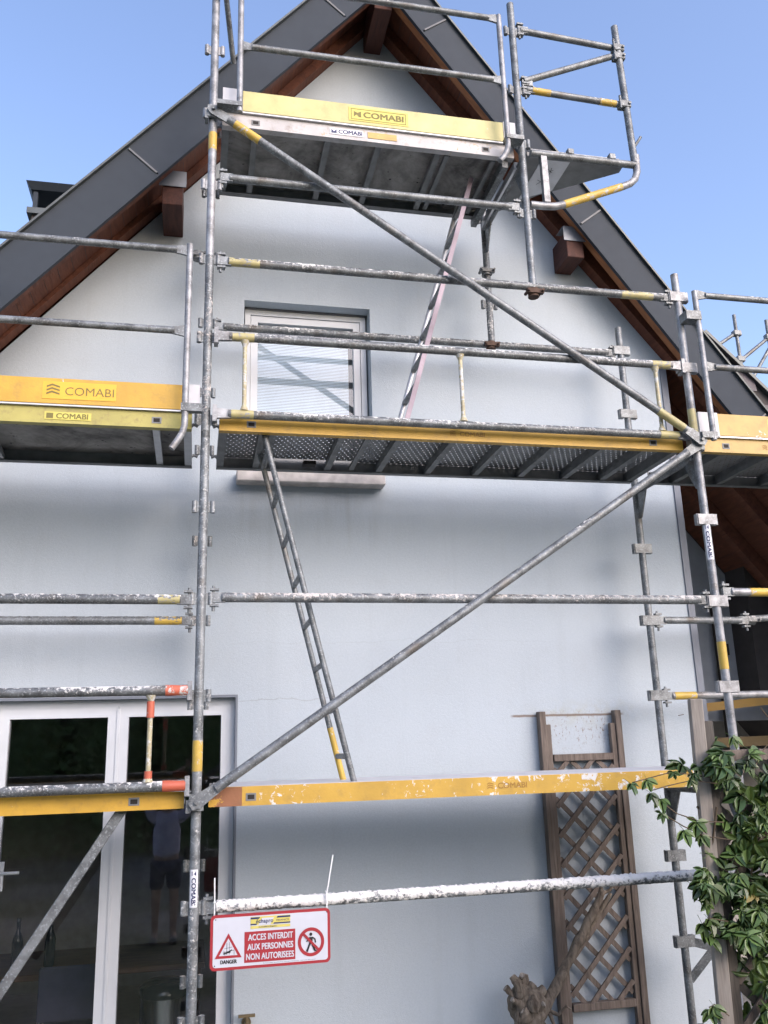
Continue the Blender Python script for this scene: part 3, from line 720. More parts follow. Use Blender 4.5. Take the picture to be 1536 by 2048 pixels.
# printing on the deck edges
bm = NB(); fn = on_front(1.415, 0.0285, 1.982); put_text(bm, "COMABI", fn, 0.155, 0.028, 0.06, 0.002, 0.02); chevrons(bm, fn, 0.0, 0.002, 0.032); mk("lettering", bm, 'print_ochre', p2m)
bm = NB(); box(bm, -0.85, -0.61, 0.0265, 0.0295, 1.975, 2.018); mk("sticker", bm, 'sticker_yellow', p2l)
bm = NB(); fn = on_front(-0.84, 0.0255, 1.981); put_text(bm, "COMABI", fn, 0.165, 0.03, 0.05, 0.0, 0.03); poly2d(bm, [(0, 0), (0.035, 0), (0.035, 0.03), (0, 0.03)], fn); mk("lettering", bm, 'print_grey', p2l)
bm = NB(); box(bm, 0.725, 0.94, 0.0265, 0.0295, 3.981, 4.026); mk("sticker", bm, 'sticker', p3)
bm = NB(); fn = on_front(0.735, 0.0255, 3.988); put_text(bm, "COMABI", fn, 0.155, 0.03, 0.045, 0.0, 0.045); poly2d(bm, [(0, 0), (0.034, 0), (0.034, 0.03), (0.017, 0.012), (0, 0.03)], fn); mk("lettering", bm, 'navy', p3)
bm = NB(); box(bm, 0.97, 1.16, 0.0265, 0.0295, 3.980, 4.024); mk("sticker", bm, 'yellow_ochre', p3)
bm = NB(); fn = on_front(1.52, 0.0285, -0.012); put_text(bm, "COMABI", fn, 0.165, 0.03, 0.06, 0.0, 0.02); chevrons(bm, fn, 0.0, 0.0, 0.032); mk("lettering", bm, 'print_ochre', p1m)
bm = NB(); fn = on_front(3.49, 0.0285, 1.982); chevrons(bm, fn, 0.0, 0.002, 0.032); put_text(bm, "COMABI", fn, 0.155, 0.028, 0.06, 0.002, 0.02); mk("lettering", bm, 'print_ochre', p2r)

# ---- toe boards
def toe(label, x0, x1, L, mat, ends=(), strip=True):
    t = thing("toe_board", ((x0+x1)/2, 0.02, L+0.05), label, "toe board")
    bm = NB(); box(bm, x0, x1, 0.008, 0.028, L+0.058, L+0.206); bevel(bm, 0.002); mk("board", bm, mat, t)
    if strip:
        bm = NB(); box(bm, x0, x1, 0.012, 0.034, L+0.0485, L+0.0575); mk("bottom_strip", bm, 'alloy', t)
    for a, b in ends:
        bm = NB(); box(bm, a, b, 0.004, 0.031, L+0.052, L+0.210); mk("end_plate", bm, 'white_plate', t)
    return t
tl = toe("bright yellow toe board on the far left middle deck", -2.9, -0.128, 2.0, 'yellow', ((-0.127, -0.035),))
tt = toe("pale yellow toe board along the topmost deck", 0.178, 1.885, 4.0, 'yellow_pale', ((0.055, 0.177), (1.886, 1.97)))
tr_ = toe("ochre toe board with white scuffs right of the corner frame", 3.182, 5.9, 2.0, 'yellow_ochre', ((3.045, 3.181),))
bm = NB(); box(bm, -0.865, -0.485, 0.0055, 0.0078, 2.085, 2.185); mk("sticker", bm, 'sticker_amber', tl)
bm = NB(); fn = on_front(-0.845, 0.0045, 2.108); put_text(bm, "COMABI", fn, 0.255, 0.048, 0.095, 0.0, 0.012); chevrons(bm, fn, 0, 0, 0.062); mk("lettering", bm, 'print_grey', tl)
bm = NB(); box(bm, 0.845, 1.235, 0.0055, 0.0078, 4.082, 4.182); mk("sticker", bm, 'sticker_yellow', tt)
bm = NB(); fn = on_front(0.86, 0.0045, 4.092)
for q in ([(0, 0), (0.36, 0), (0.36, 0.004), (0, 0.004)], [(0, 0.076), (0.36, 0.076), (0.36, 0.08), (0, 0.08)], [(0, 0.0042), (0.004, 0.0042), (0.004, 0.0758), (0, 0.0758)], [(0.356, 0.0042), (0.36, 0.0042), (0.36, 0.0758), (0.356, 0.0758)]): poly2d(bm, q, fn)
put_text(bm, "COMABI", fn, 0.265, 0.044, 0.08, 0.018, 0.045); poly2d(bm, [(0.018, 0.018), (0.036, 0.036), (0.054, 0.018), (0.066, 0.018), (0.066, 0.062), (0.042, 0.05), (0.018, 0.062)], fn)
mk("lettering", bm, 'print_grey', tt)
bm = NB(); fn = on_front(3.535, 0.0065, 2.085)
for q in ([(0, 0), (0.3, 0), (0.3, 0.006), (0, 0.006)], [(0, 0.094), (0.3, 0.094), (0.3, 0.1), (0, 0.1)], [(0, 0.0062), (0.006, 0.0062), (0.006, 0.0938), (0, 0.0938)]): poly2d(bm, q, fn)
put_text(bm, "COMABI", fn, 0.23, 0.045, 0.05, 0.026, 0.04)
mk("lettering", bm, 'logo_yellow', tr_)

# ---- guard rails with posts
def guard(label, posts, rails, y=-0.085, feet=()):
    t = thing("guard_rail", (posts[0][0], y, posts[0][1]), label, "guard rail")
    for (x, z0, z1) in posts:
        bm = NB(); tube(bm, (x, y, z0), (x, y, z1), 0.0185, 14); mk("post", bm, 'galv_new', t)
    for pts in feet:
        bm = NB(); pipe(bm, pts, 0.0185, 14); mk("bent_foot", bm, 'galv_new', t)
    for (x0, x1, z) in rails:
        bm = NB(); tube(bm, (x0+0.07, y, z), (x1-0.07, y, z), 0.0205, 14)
        for (xa, s) in ((x0, 1), (x1, -1)):
            A = V(xa+s*0.017, y, z); B = V(xa+s*0.085, y, z)
            prism(bm, [A+V(0, -0.007, 0.033), B+V(0, -0.007, 0.0195), B+V(0, -0.007, -0.0195), A+V(0, -0.007, -0.033)], (0, 0.014, 0))
        mk("rail", bm, 'galv', t)
    return t
g1 = guard("guard rail with bent foot above the bright yellow left toe board", ((-0.112, 1.96, 3.035), (-2.88, 1.96, 3.035)), ((-2.88, -0.112, 2.995), (-2.88, -0.112, 2.49)),
      feet=([(-0.112, -0.085, 1.9595), (-0.113, -0.085, 1.93), (-0.122, -0.086, 1.89), (-0.145, -0.088, 1.845), (-0.178, -0.09, 1.795)],))
bm = NB(); box(bm, -0.135, -0.02, -0.107, -0.064, 2.01, 2.055); mk("bracket", bm, 'galv', g1)
g2 = guard("guard rail right of the corner frame above the ochre toe board", ((3.075, 1.99, 3.01), (5.85, 1.99, 3.01)), ((3.075, 5.85, 2.985), (3.075, 5.85, 2.482)))
bm = NB(); box(bm, 2.985, 3.09, -0.107, -0.02, 2.80, 2.86); mk("bracket", bm, 'galv', g2)
bm = NB(); box(bm, 2.99, 3.095, -0.103, -0.06, 2.0, 2.04); mk("bracket", bm, 'galv', g2)
g3 = guard("guard rail in front of the topmost deck", ((0.155, 3.97, 5.0), (1.873, 3.98, 4.98)), ((0.155, 1.873, 4.95), (0.155, 1.873, 4.455)),
      feet=([(1.873, -0.085, 3.9795), (1.871, -0.085, 3.95), (1.86, -0.086, 3.91), (1.838, -0.087, 3.87), (1.806, -0.088, 3.83)],))
bm = NB(); box(bm, 0.02, 0.17, -0.107, -0.03, 4.0, 4.03); mk("bracket", bm, 'galv', g3)
bm = NB(); box(bm, 1.86, 1.98, -0.107, -0.03, 4.0, 4.03); mk("bracket", bm, 'galv', g3)
bm = NB(); tube(bm, (0.42, -0.085, 4.95), (0.72, -0.085, 4.95), 0.0217, 14, caps=False); mk("paint_band", bm, 'orange_band', g3)
bm = NB(); tube(bm, (0.062, 0.06, 4.97), (0.125, 0.30, 4.66), 0.018); mk("side_strut", bm, 'galv_dark', g3)
bm = NB(); box(bm, -0.02, 0.17, -0.08, -0.05, 4.86, 4.90); mk("bracket", bm, 'galv', g3)

def guard_panel(label, x0, x1, zt, zb, spindles, mat, tip, spm):
    t = thing("guard_railing", (x0, -0.03, zb), label, "guard rail")
    for z in (zt, zb):
        bm = NB(); tube(bm, (x0+0.12, -0.032, z), (x1-0.12, -0.032, z), RT, 16); mk("rail", bm, mat, t)
        for x, s in ((x0, 1), (x1, -1)):
            bm = NB(); prism(bm, [V(x+s*0.05, -0.044, z+0.03), V(x+s*0.135, -0.044, z+0.024), V(x+s*0.135, -0.044, z-0.024), V(x+s*0.05, -0.044, z-0.03)], (0, 0.024, 0))
            box(bm, min(x+s*0.035, x+s*0.058), max(x+s*0.035, x+s*0.058), -0.052, 0.01, z-0.05, z+0.045)
            mk("end_plate", bm, 'galv_new', t)
            bm = NB(); tube(bm, (x+s*0.137, -0.032, z), (x+s*0.26, -0.032, z), RT+0.0012, 16, caps=False); mk("paint_band", bm, tip, t)
    for x in spindles:
        bm = NB(); tube(bm, (x, -0.032, zb+0.02), (x, -0.032, zt-0.02), 0.0125, 10)
        for z, s in ((zb+0.022, 1), (zt-0.022, -1)): tube(bm, (x, -0.032, z), (x, -0.032, z+s*0.035), 0.026, 10, 0.0125)
        mk("spindle", bm, spm, t)
    return t
MT['spindle'] = paint_mat("flaking_cream_paint", (0.42, 0.38, 0.24), 0.62, (0.50, 0.50, 0.48), scale=34, dirt_a=0.5)
gp1 = guard_panel("railing with three short uprights in front of the upper window", 0.0, 3.0, 2.50, 2.030, (0.208, 1.484, 2.762), 'galv_spat', 'cream_band', 'spindle')
gp2 = guard_panel("railing with red marked ends in front of the glass door top", -3.0, 0.0, 0.527, 0.066, (-2.77, -1.5, -0.235), 'galv_spat', 'galv_spat', 'spindle')
for z in (0.527, 0.066):
    bm = NB(); tube(bm, (-0.165, -0.032, z), (-0.055, -0.032, z), RT+0.003, 16, caps=False); mk("paint_band", bm, 'orange_band', gp2)
for za, zb in ((0.395, 0.475), (0.09, 0.14)):
    bm = NB(); tube(bm, (-0.235, -0.032, za), (-0.235, -0.032, zb), 0.0195, 12, caps=False); mk("paint_band", bm, 'orange_band', gp2)

# ---- stickers wrapped round the standards
def wrap(x, y, z, r, ang0):
    return lambda u, v: Vector((x + r*math.sin(ang0+v/r), y - r*math.cos(ang0+v/r), z - u))
def tube_sticker(par, x, z_top, length, a0):
    r = RT+0.0016; fn = wrap(x, 0, z_top, r, a0); bm = NB(); nu, nv = 6, 8; wv = 0.040
    g = [[bm.verts.new(fn(length*i/nu, -wv/2+wv*j/nv)) for j in range(nv+1)] for i in range(nu+1)]
    for i in range(nu):
        for j in range(nv): bm.faces.new((g[i][j], g[i][j+1], g[i+1][j+1], g[i+1][j]))
    mk("sticker", bm, 'sticker', par)
    fn2 = wrap(x, 0, z_top, r+0.0012, a0); bm = NB()
    put_text(bm, "COMABI", lambda u, v: fn2(u, v), length*0.72, 0.022, length*0.22, -0.011, 0.045)
    poly2d(bm, [(length*0.05, -0.011), (length*0.17, -0.011), (length*0.12, 0.0), (length*0.17, 0.011), (length*0.05, 0.011)], fn2)
    mk("lettering", bm, 'navy', par)
tube_sticker(f_r, 3.0, 1.475, 0.225, -0.45)
tube_sticker(f_l1, 0.0, -0.325, 0.17, -0.1)

# ---- couplers
def coupler(label, x, y, z, mat, ax=(0, 0, 1)):
    t = thing("coupler", (x, y, z), label, "coupler"); a = Vector(ax)
    bm = NB(); tube(bm, V(x, y, z)-a*0.028, V(x, y, z)+a*0.028, RT+0.010, 16); mk("collar", bm, mat, t)
    bm = NB(); b = a.cross(V(0, 1, 0)).normalized() if abs(a.y) < 0.9 else V(1, 0, 0)
    box(bm, x-0.055, x+0.055, y-0.042, y-0.012, z-0.014, z+0.014)
    tube(bm, (x+0.045, y-0.06, z), (x+0.045, y+0.03, z), 0.009, 6); tube(bm, (x-0.045, y-0.055, z), (x-0.045, y+0.02, z), 0.011, 6); mk("bolt", bm, mat, t)
coupler("rusty coupler fixing the top frame's front post to the upper front tube", 2.0, 0, 2.95, 'rusty')
coupler("rusty coupler fixing the top frame's rear post to the wall side tube", 1.99, 0.807, 2.975, 'rusty')
coupler("dark coupler on the top frame's rear post", 1.99, 0.80, 3.56, 'galv_dark')
coupler("dark coupler behind the left frame beside the guard rail top", -0.075, 0.74, 3.46, 'galv_dark')
coupler("spattered coupler at the end of the short tube beside the recessed wall", 3.8, 0.85, 1.01, 'galv_beige', (1, 0, 0))

# ---- side extension (console) at the top right
cs = thing("console_bracket", (2.0, 0, 3.56), "side console with yellow bent tube at the right of the topmost deck", "scaffold bracket")
bm = NB(); tube(bm, (2.06, 0, 3.985), (2.83, 0, 3.985), RT, 16); mk("top_tube", bm, 'galv', cs)
bm = NB(); pipe(bm, [(2.03, 0, 3.592), (2.13, 0, 3.592), (2.20, 0, 3.598), (2.26, 0, 3.617), (2.40, 0, 3.677), (2.70, 0, 3.805), (2.76, 0, 3.835), (2.80, 0, 3.875), (2.82, 0, 3.93), (2.825, 0, 4.06)], RT, 16); mk("bent_tube", bm, 'galv_new', cs)
bm = NB(); pipe(bm, [(2.265, 0, 3.6192), (2.40, 0, 3.677), (2.69, 0, 3.8007)], RT+0.0013, 16); mk("paint_band", bm, 'yellow_band', cs)
bm = NB(); box(bm, 2.125, 2.165, -0.02, 0.02, 3.615, 3.962); mk("upright", bm, 'galv_new', cs)
bm = NB(); tube(bm, (2.777, 0, 4.03), (2.777, 0, 5.12), RT, 16); 
bm.free(); bm = NB(); tube(bm, (2.812, 0, 4.0), (2.778, 0, 5.12), RT, 16); mk("post", bm, 'galv', cs)
for z in (4.93, 4.86, 4.46): bm = NB(); box(bm, 2.74, 2.825, -0.028, 0.028, z-0.028, z+0.028); bevel(bm, 0.006); tube(bm, (2.74, -0.032, z-0.05), (2.74, -0.032, z+0.05), 0.009, 6); tube(bm, (2.81, -0.04, z), (2.81, 0.0, z), 0.010, 6); mk("clamp", bm, 'galv_dark', cs)
for xx in (2.32, 2.62): bm = NB(); box(bm, xx, xx+0.045, -0.022, 0.022, 4.0, 4.045); bevel(bm, 0.005); mk("clip", bm, 'galv', cs)
bm = NB(); tube(bm, (2.815, -0.01, 4.12), (2.86, -0.035, 4.19), 0.010, 8); mk("locking_pin", bm, 'galv', cs)
def crail(label, p0, p1, bands=()):
    t = thing("console_rail", p0, label, "guard rail"); p0, p1 = Vector(p0), Vector(p1); d = (p1-p0).normalized()
    bm = NB(); tube(bm, p0+d*0.05, p1-d*0.02, RT*0.92, 14); mk("tube", bm, 'galv', t)
    bm = NB(); head(bm, p0.x+0.03, 0, p0.z, 1); mk("hook", bm, 'galv', t)
    for a, b in bands: bm = NB(); tube(bm, p0+d*a, p0+d*b, RT*0.92+0.0012, 14, caps=False); mk("paint_band", bm, 'yellow_band', t)
crail("topmost rail of the side console at the upper right", (2.01, 0, 4.972), (2.755, 0, 4.935))
crail("slanting rail of the side console, between the other two", (2.01, 0, 4.53), (2.74, 0, 4.865))
crail("yellow ended lowest rail of the side console", (2.02, 0, 4.487), (2.765, 0, 4.462), ((0.09, 0.22), (0.58, 0.70)))
cp = thing("console_platform", (2.3, 0.3, 3.96), "small tapering deck on the side console with a turned up chequer plate tip", "scaffold platform")
bm = NB(); prism(bm, [(2.05, 0.035, 3.99), (2.74, 0.035, 3.99), (2.745, 0.10, 3.99), (2.29, 0.43, 3.99), (2.02, 0.72, 3.99), (1.99, 0.72, 3.99)], (0, 0, 0.03)); mk("deck_sheet", bm, 'alloy_dark', cp)
bm = NB(); prism(bm, [(2.16, 0.045, 3.985), (2.36, 0.045, 3.985), (2.36, 0.36, 3.985), (2.16, 0.50, 3.985)], (0, 0, 0.004)); mk("repair_sheet", bm, 'alloy', cp)
bm = NB(); prism(bm, [(2.38, 0.09, 4.022), (2.71, 0.09, 4.022), (2.73, 0.09, 4.115)], (0, 0.006, 0)); mk("chequer_plate", bm, 'alloy', cp)
bm = NB(); box(bm, 2.08, 2.72, 0.0355, 0.05, 4.021, 4.05); mk("edge_angle", bm, 'galv_new', cp)
bm = NB()
def W2(u, v): return Vector((2.18+u, 0.07+v, 3.9835))
for (a, b) in (((0.05, 0.06), (0.10, 0.10)), ((0.06, 0.11), (0.10, 0.07)), ((0.08, 0.05), (0.09, 0.12)), ((0.03, 0.19), (0.09, 0.22)), ((0.04, 0.24), (0.08, 0.18)), ((0.10, 0.18), (0.12, 0.24))):
    d = Vector((b[0]-a[0], b[1]-a[1])).normalized(); n = (-d.y*0.002, d.x*0.002)
    poly2d(bm, [(a[0]+n[0], a[1]+n[1]), (b[0]+n[0], b[1]+n[1]), (b[0]-n[0], b[1]-n[1]), (a[0]-n[0], a[1]-n[1])], W2)
mk("marker_scribble", bm, 'ink', cp)
# stacked alloy profiles under the right end of the topmost deck
for k, (xx, m) in enumerate(((1.985, 'alloy'), (1.90, 'galv_dark'))):
    bm = NB(); box(bm, xx-0.02, xx+0.02, 0.06, 0.76, 3.90, 3.95); mk("end_profile", bm, m, p3)

# ---- ladders
def ladder(label, foot, top, y0, y1, mats, n, tipband=False):
    t = thing("ladder", (foot[0], (y0+y1)/2, foot[1]), label, "ladder")
    for y, m in ((y0, mats[0]), (y1, mats[1])):
        bm = NB()
        a, b = V(foot[0], y, foot[1]), V(top[0], y, top[1])
        if m == 'pink': bar(bm, a, b, 0.02, 0.03, (0, 1, 0))
        else: tube(bm, a, b, 0.0165, 12)
        mk("rail", bm, m, t)
        if tipband and y == y1:
            bm = NB(); d = (b-a).normalized(); tube(bm, a+d*0.0, a+d*0.30, 0.0177, 12, caps=False); mk("paint_band", bm, 'yellow_band', t)
    for k in range(n):
        f = (k+0.55)/n; x = foot[0]+(top[0]-foot[0])*f; z = foot[1]+(top[1]-foot[1])*f
        bm = NB(); tube(bm, (x, y0+0.012, z), (x, y1-0.012, z), 0.0155, 10) if mats[0] != 'pink' else bar(bm, (x, y0+0.012, z), (x, y1-0.012, z), 0.03, 0.02, (1, 0, 0))
        mk("rung", bm, 'galv', t)
ladder("galvanised ladder leaning from the first deck up to the hatch below the window", (0.812, 0.045), (0.325, 1.99), 0.10, 0.45, ('galv', 'galv'), 8, True)
ladder("pinkish ladder leaning from the middle deck up to the topmost hatch", (1.185, 2.045), (1.745, 3.97), 0.30, 0.64, ('pink', 'alloy'), 8)

# ---- warning sign
sg = thing("warning_sign", (0.365, -0.06, -0.78), "white warning sign with red border hung from the render caked tube", "sign")
SX0, SX1, SZ0, SZ1 = 0.080, 0.652, -0.772, -0.530
def rrect(x0, x1, z0, z1, r, n=6):
    pts = []
    for cx, cz, a0 in ((x1-r, z1-r, 0), (x0+r, z1-r, 90), (x0+r, z0+r, 180), (x1-r, z0+r, 270)):
        for k in range(n+1):
            a = math.radians(a0+90*k/n); pts.append((cx+r*math.cos(a), cz+r*math.sin(a)))
    return pts
def sf(y):                                             # slightly bowed sheet
    return lambda u, v: Vector((u, y - 0.006*math.sin((u-SX0)/(SX1-SX0)*math.pi) , v))
Y0 = -0.052
bm = NB(); prism(bm, [V(u, Y0-0.006, v) for u, v in rrect(SX0, SX1, SZ0, SZ1, 0.022)], (0, 0.003, 0)); mk("border", bm, 'red_sign', sg)
bm = NB(); prism(bm, [V(u, Y0-0.0072, v) for u, v in rrect(SX0+0.013, SX1-0.013, SZ0+0.013, SZ1-0.013, 0.014)], (0, 0.0010, 0)); mk("panel", bm, 'white_sign', sg)
F1 = lambda u, v: Vector((SX0+u, Y0-0.0084, SZ0+v)); F2 = lambda u, v: Vector((SX0+u, Y0-0.0096, SZ0+v)); F3 = lambda u, v: Vector((SX0+u, Y0-0.0108, SZ0+v))
bm = NB(); poly2d(bm, [(0.160, 0.026), (0.402, 0.026), (0.402, 0.160), (0.160, 0.160)], F1); mk("red_field", bm, 'red_sign', sg)
bm = NB()
put_text(bm, "ACCES INTERDIT", F2, 0.214, 0.028, 0.177, 0.121, 0.045)
put_text(bm, "AUX PERSONNES", F2, 0.218, 0.028, 0.174, 0.079, 0.045)
put_text(bm, "NON AUTORISEES", F2, 0.228, 0.028, 0.168, 0.037, 0.045); mk("lettering", bm, 'white_sign', sg)
bm = NB(); put_text(bm, "DANGER", F1, 0.078, 0.017, 0.048, 0.028, 0.06); put_text(bm, "Échafaudage de classe 3 - charges maximales réparties 200 kg/m²", F1, 0.25, 0.005, 0.25, 0.0165, 0.0); mk("lettering", bm, 'ink', sg)
bm = NB(); poly2d(bm, [(0.022, 0.052), (0.148, 0.052), (0.085, 0.160)], F1); mk("warning_triangle", bm, 'red_sign', sg)
bm = NB(); poly2d(bm, [(0.042, 0.0635), (0.128, 0.0635), (0.085, 0.138)], F2); mk("triangle_field", bm, 'white_sign', sg)
bm = NB()
def stroke(bm, a, b, wd, fn):
    d = Vector((b[0]-a[0], b[1]-a[1])).normalized(); n = (-d.y*wd/2, d.x*wd/2)
    poly2d(bm, [(a[0]+n[0], a[1]+n[1]), (b[0]+n[0], b[1]+n[1]), (b[0]-n[0], b[1]-n[1]), (a[0]-n[0], a[1]-n[1])], fn)
for a, b, wd in (((0.078, 0.068), (0.078, 0.118), 0.0025), ((0.090, 0.068), (0.090, 0.122), 0.0016), ((0.060, 0.078), (0.112, 0.086), 0.0016), ((0.066, 0.094), (0.104, 0.100), 0.0014), ((0.062, 0.072), (0.096, 0.080), 0.006), ((0.084, 0.078), (0.102, 0.088), 0.005), ((0.112, 0.066), (0.112, 0.088), 0.0018), ((0.070, 0.066), (0.064, 0.086), 0.0018)):
    stroke(bm, a, b, wd, F3)
mk("scaffold_pictogram", bm, 'ink', sg)
cx, cz, R1, R0 = 0.478, 0.096, 0.064, 0.049
bm = NB(); N = 40
ri = [[bm.verts.new(F1(cx+r*math.cos(2*math.pi*k/N), cz+r*math.sin(2*math.pi*k/N))) for k in range(N)] for r in (R0, R1)]
for k in range(N): bm.faces.new((ri[0][k], ri[0][(k+1) % N], ri[1][(k+1) % N], ri[1][k]))
mk("prohibition_ring", bm, 'red_sign', sg)
bm = NB()
poly2d(bm, [(cx+0.0075*math.cos(2*math.pi*k/14)-0.001, cz+0.034+0.0075*math.sin(2*math.pi*k/14)) for k in range(14)], F2)
poly2d(bm, [(cx-0.008, cz+0.022), (cx+0.008, cz+0.022), (cx+0.007, cz-0.004), (cx-0.007, cz-0.004)], F2)
for a, b, wd in (((cx-0.004, cz-0.003), (cx-0.020, cz-0.040), 0.009), ((cx+0.003, cz-0.003), (cx+0.018, cz-0.038), 0.009), ((cx-0.006, cz+0.019), (cx-0.022, cz+0.002), 0.006), ((cx+0.007, cz+0.020), (cx+0.018, cz+0.012), 0.006), ((cx+0.018, cz+0.013), (cx+0.022, cz-0.004), 0.006), ((cx-0.022, cz-0.040), (cx-0.014, cz-0.041), 0.005), ((cx+0.016, cz-0.039), (cx+0.026, cz-0.040), 0.005)): stroke(bm, a, b, wd, F2)
mk("walking_figure", bm, 'ink', sg)
bm = NB(); s2 = 0.0352; stroke(bm, (cx-s2, cz+s2), (cx+s2, cz-s2), 0.0115, F3); mk("prohibition_slash", bm, 'red_sign', sg)
bm = NB(); poly2d(bm, [(0.188, 0.172), (0.378, 0.172), (0.378, 0.224), (0.188, 0.224)], F1); mk("logo_field", bm, 'logo_yellow', sg)
bm = NB()
for q in ([(0.188, 0.184), (0.378, 0.184), (0.378, 0.187), (0.188, 0.187)], [(0.225, 0.1875), (0.282, 0.1875), (0.300, 0.2175), (0.243, 0.2175)]): poly2d(bm, q, F2)
mk("logo_white", bm, 'white_sign', sg)
bm = NB()
for q in ([(0.188, 0.188), (0.216, 0.188), (0.221, 0.194), (0.188, 0.194)], [(0.188, 0.214), (0.228, 0.214), (0.234, 0.222), (0.188, 0.222)], [(0.296, 0.188), (0.378, 0.188), (0.378, 0.194), (0.300, 0.194)], [(0.312, 0.214), (0.378, 0.214), (0.378, 0.222), (0.317, 0.222)]): poly2d(bm, q, F2)
put_text(bm, "échapro", F3, 0.082, 0.024, 0.214, 0.190, 0.02)
put_text(bm, "FRANCE", F3, 0.060, 0.008, 0.312, 0.200, 0.0); put_text(bm, "échafaudages", F3, 0.086, 0.007, 0.226, 0.175, 0.02)
mk("logo_lettering", bm, 'navy', sg)
bm = NB()
for u, v in ((0.024, 0.222), (0.022, 0.022), (0.556, 0.224)): poly2d(bm, [(u+0.003*math.cos(k), v+0.003*math.sin(k)) for k in (0, 1.05, 2.1, 3.14, 4.2, 5.24)], F1)
mk("eyelet", bm, 'ink', sg)
for lab, x, dx, zt in (("short white cable tie standing up at the sign's left corner", 0.098, -0.002, -0.365), ("tall white cable tie standing up at the sign's right corner", 0.640, 0.032, -0.290)):
    t = thing("cable_tie", (x, -0.03, -0.56), lab, "cable tie")
    bm = NB(); pts = [V(x, 0.0+0.041*math.cos(a), -0.503+0.041*math.sin(a)) for a in [math.radians(d) for d in range(90, 451, 24)]]
    pipe(bm, pts, 0.0028, 6); mk("loop", bm, 'zip', t)
    bm = NB(); bar(bm, (x, -0.040, -0.545), (x, -0.040, -0.47), 0.006, 0.0022, (1, 0, 0)); bar(bm, (x, -0.040, -0.4695), (x+dx, -0.048, zt), 0.006, 0.0022, (1, 0, 0)); box(bm, x-0.005, x+0.005, -0.046, -0.036, -0.478, -0.4702)
    mk("tail", bm, 'zip', t)

# ================================================================== garden things
# trellis leaning on the wall
wt = thing("wall_trellis", (2.53, 1.0, -2.0), "narrow wooden trellis standing against the white wall", "trellis")
YT = 1.015
for (xa, xb, side) in ((2.238, 2.318, -1), (2.748, 2.828, 1)):
    zt = 0.42
    bm = NB(); xo = xa if side < 0 else xa+0.036
    box(bm, xo, xo+0.044, YT, YT+0.06, -2.0, zt); bevel(bm, 0.003); mk("post", bm, 'wood_grey', wt)
    xi = xa+0.0445 if side < 0 else xa
    bm = NB(); box(bm, xi, xi+0.0352, YT+0.012, YT+0.05, -2.0, zt-0.085); bevel(bm, 0.003); mk("inner_post", bm, 'wood_grey', wt)
XA, XB, ZA, ZB = 2.322, 2.744, -1.36, 0.135
for z in (0.095, -1.40):
    bm = NB(); box(bm, 2.3215, 2.7455, YT+0.004, YT+0.052, z, z+0.045); bevel(bm, 0.003); mk("rail", bm, 'wood_grey', wt)
def clip(p, d):
    t0, t1 = -9, 9
    for k, lo, hi in ((0, XA, XB), (1, ZA, 0.10)):
        if abs(d[k]) < 1e-9: continue
        a, b = (lo-p[k])/d[k], (hi-p[k])/d[k]; t0 = max(t0, min(a, b)); t1 = min(t1, max(a, b))
    return t0, t1
for dirn, yy in ((1, YT+0.018), (-1, YT+0.034)):
    for k in range(-3, 20):
        p = (XA, ZA + k*0.187 + (0.05 if dirn > 0 else 0.1)); d = (0.70, dirn*0.72)
        t0, t1 = clip(p, d)
        if t1-t0 > 0.05:
            j = random.uniform(-0.006, 0.006)
            bm = NB(); bar(bm, (p[0]+d[0]*t0, yy, p[1]+d[1]*t0+j), (p[0]+d[0]*t1, yy, p[1]+d[1]*t1-j), 0.013, 0.030, (0, 1, 0)); mk("slat", bm, 'wood_grey', wt)

# pollarded stump with one long branch
def knobbly(bm, pts, radii, amp, seed, seg=16):
    P = [Vector(p) for p in pts]; rings = []; a = None; fine = []; rr = []
    for i in range(len(P)-1):
        for k in range(6): f = k/6; fine.append(P[i].lerp(P[i+1], f)); rr.append(radii[i]*(1-f)+radii[i+1]*f)
    fine.append(P[-1]); rr.append(radii[-1])
    for i, p in enumerate(fine):
        d = (fine[min(i+1, len(fine)-1)]-fine[max(i-1, 0)]).normalized()
        a = d.orthogonal().normalized() if a is None else (a-d*a.dot(d)).normalized(); b = d.cross(a); ring = []
        for k in range(seg):
            o = math.cos(2*math.pi*k/seg)*a + math.sin(2*math.pi*k/seg)*b
            q = mnoise.noise((p+o*rr[i])*14+V(seed, 0, 0)) + 0.6*mnoise.noise((p+o*rr[i])*34+V(0, seed, 0))
            ring.append(bm.verts.new(p+o*rr[i]*(1+amp*q)))
        rings.append(ring)
    for A, B in zip(rings, rings[1:]):
        for k in range(seg): f = bm.faces.new((A[k], A[(k+1) % seg], B[(k+1) % seg], B[k])); f.smooth = True
    bm.faces.new(rings[0][::-1]); bm.faces.new(rings[-1])
st = thing("pollarded_stump", (1.95, 0.78, -2.0), "pollarded tree stump with one long branch crossing the wall trellis", "tree stump")
bm = NB(); knobbly(bm, [(1.95, 0.78, -2.0), (1.945, 0.78, -1.6), (1.94, 0.78, -1.38), (1.935, 0.775, -1.26), (1.925, 0.77, -1.17), (1.915, 0.765, -1.12), (1.915, 0.765, -1.09)], [0.078, 0.070, 0.072, 0.090, 0.098, 0.078, 0.03], 0.42, 3, 26); mk("trunk", bm, 'bark', st)
rs = random.Random(5)
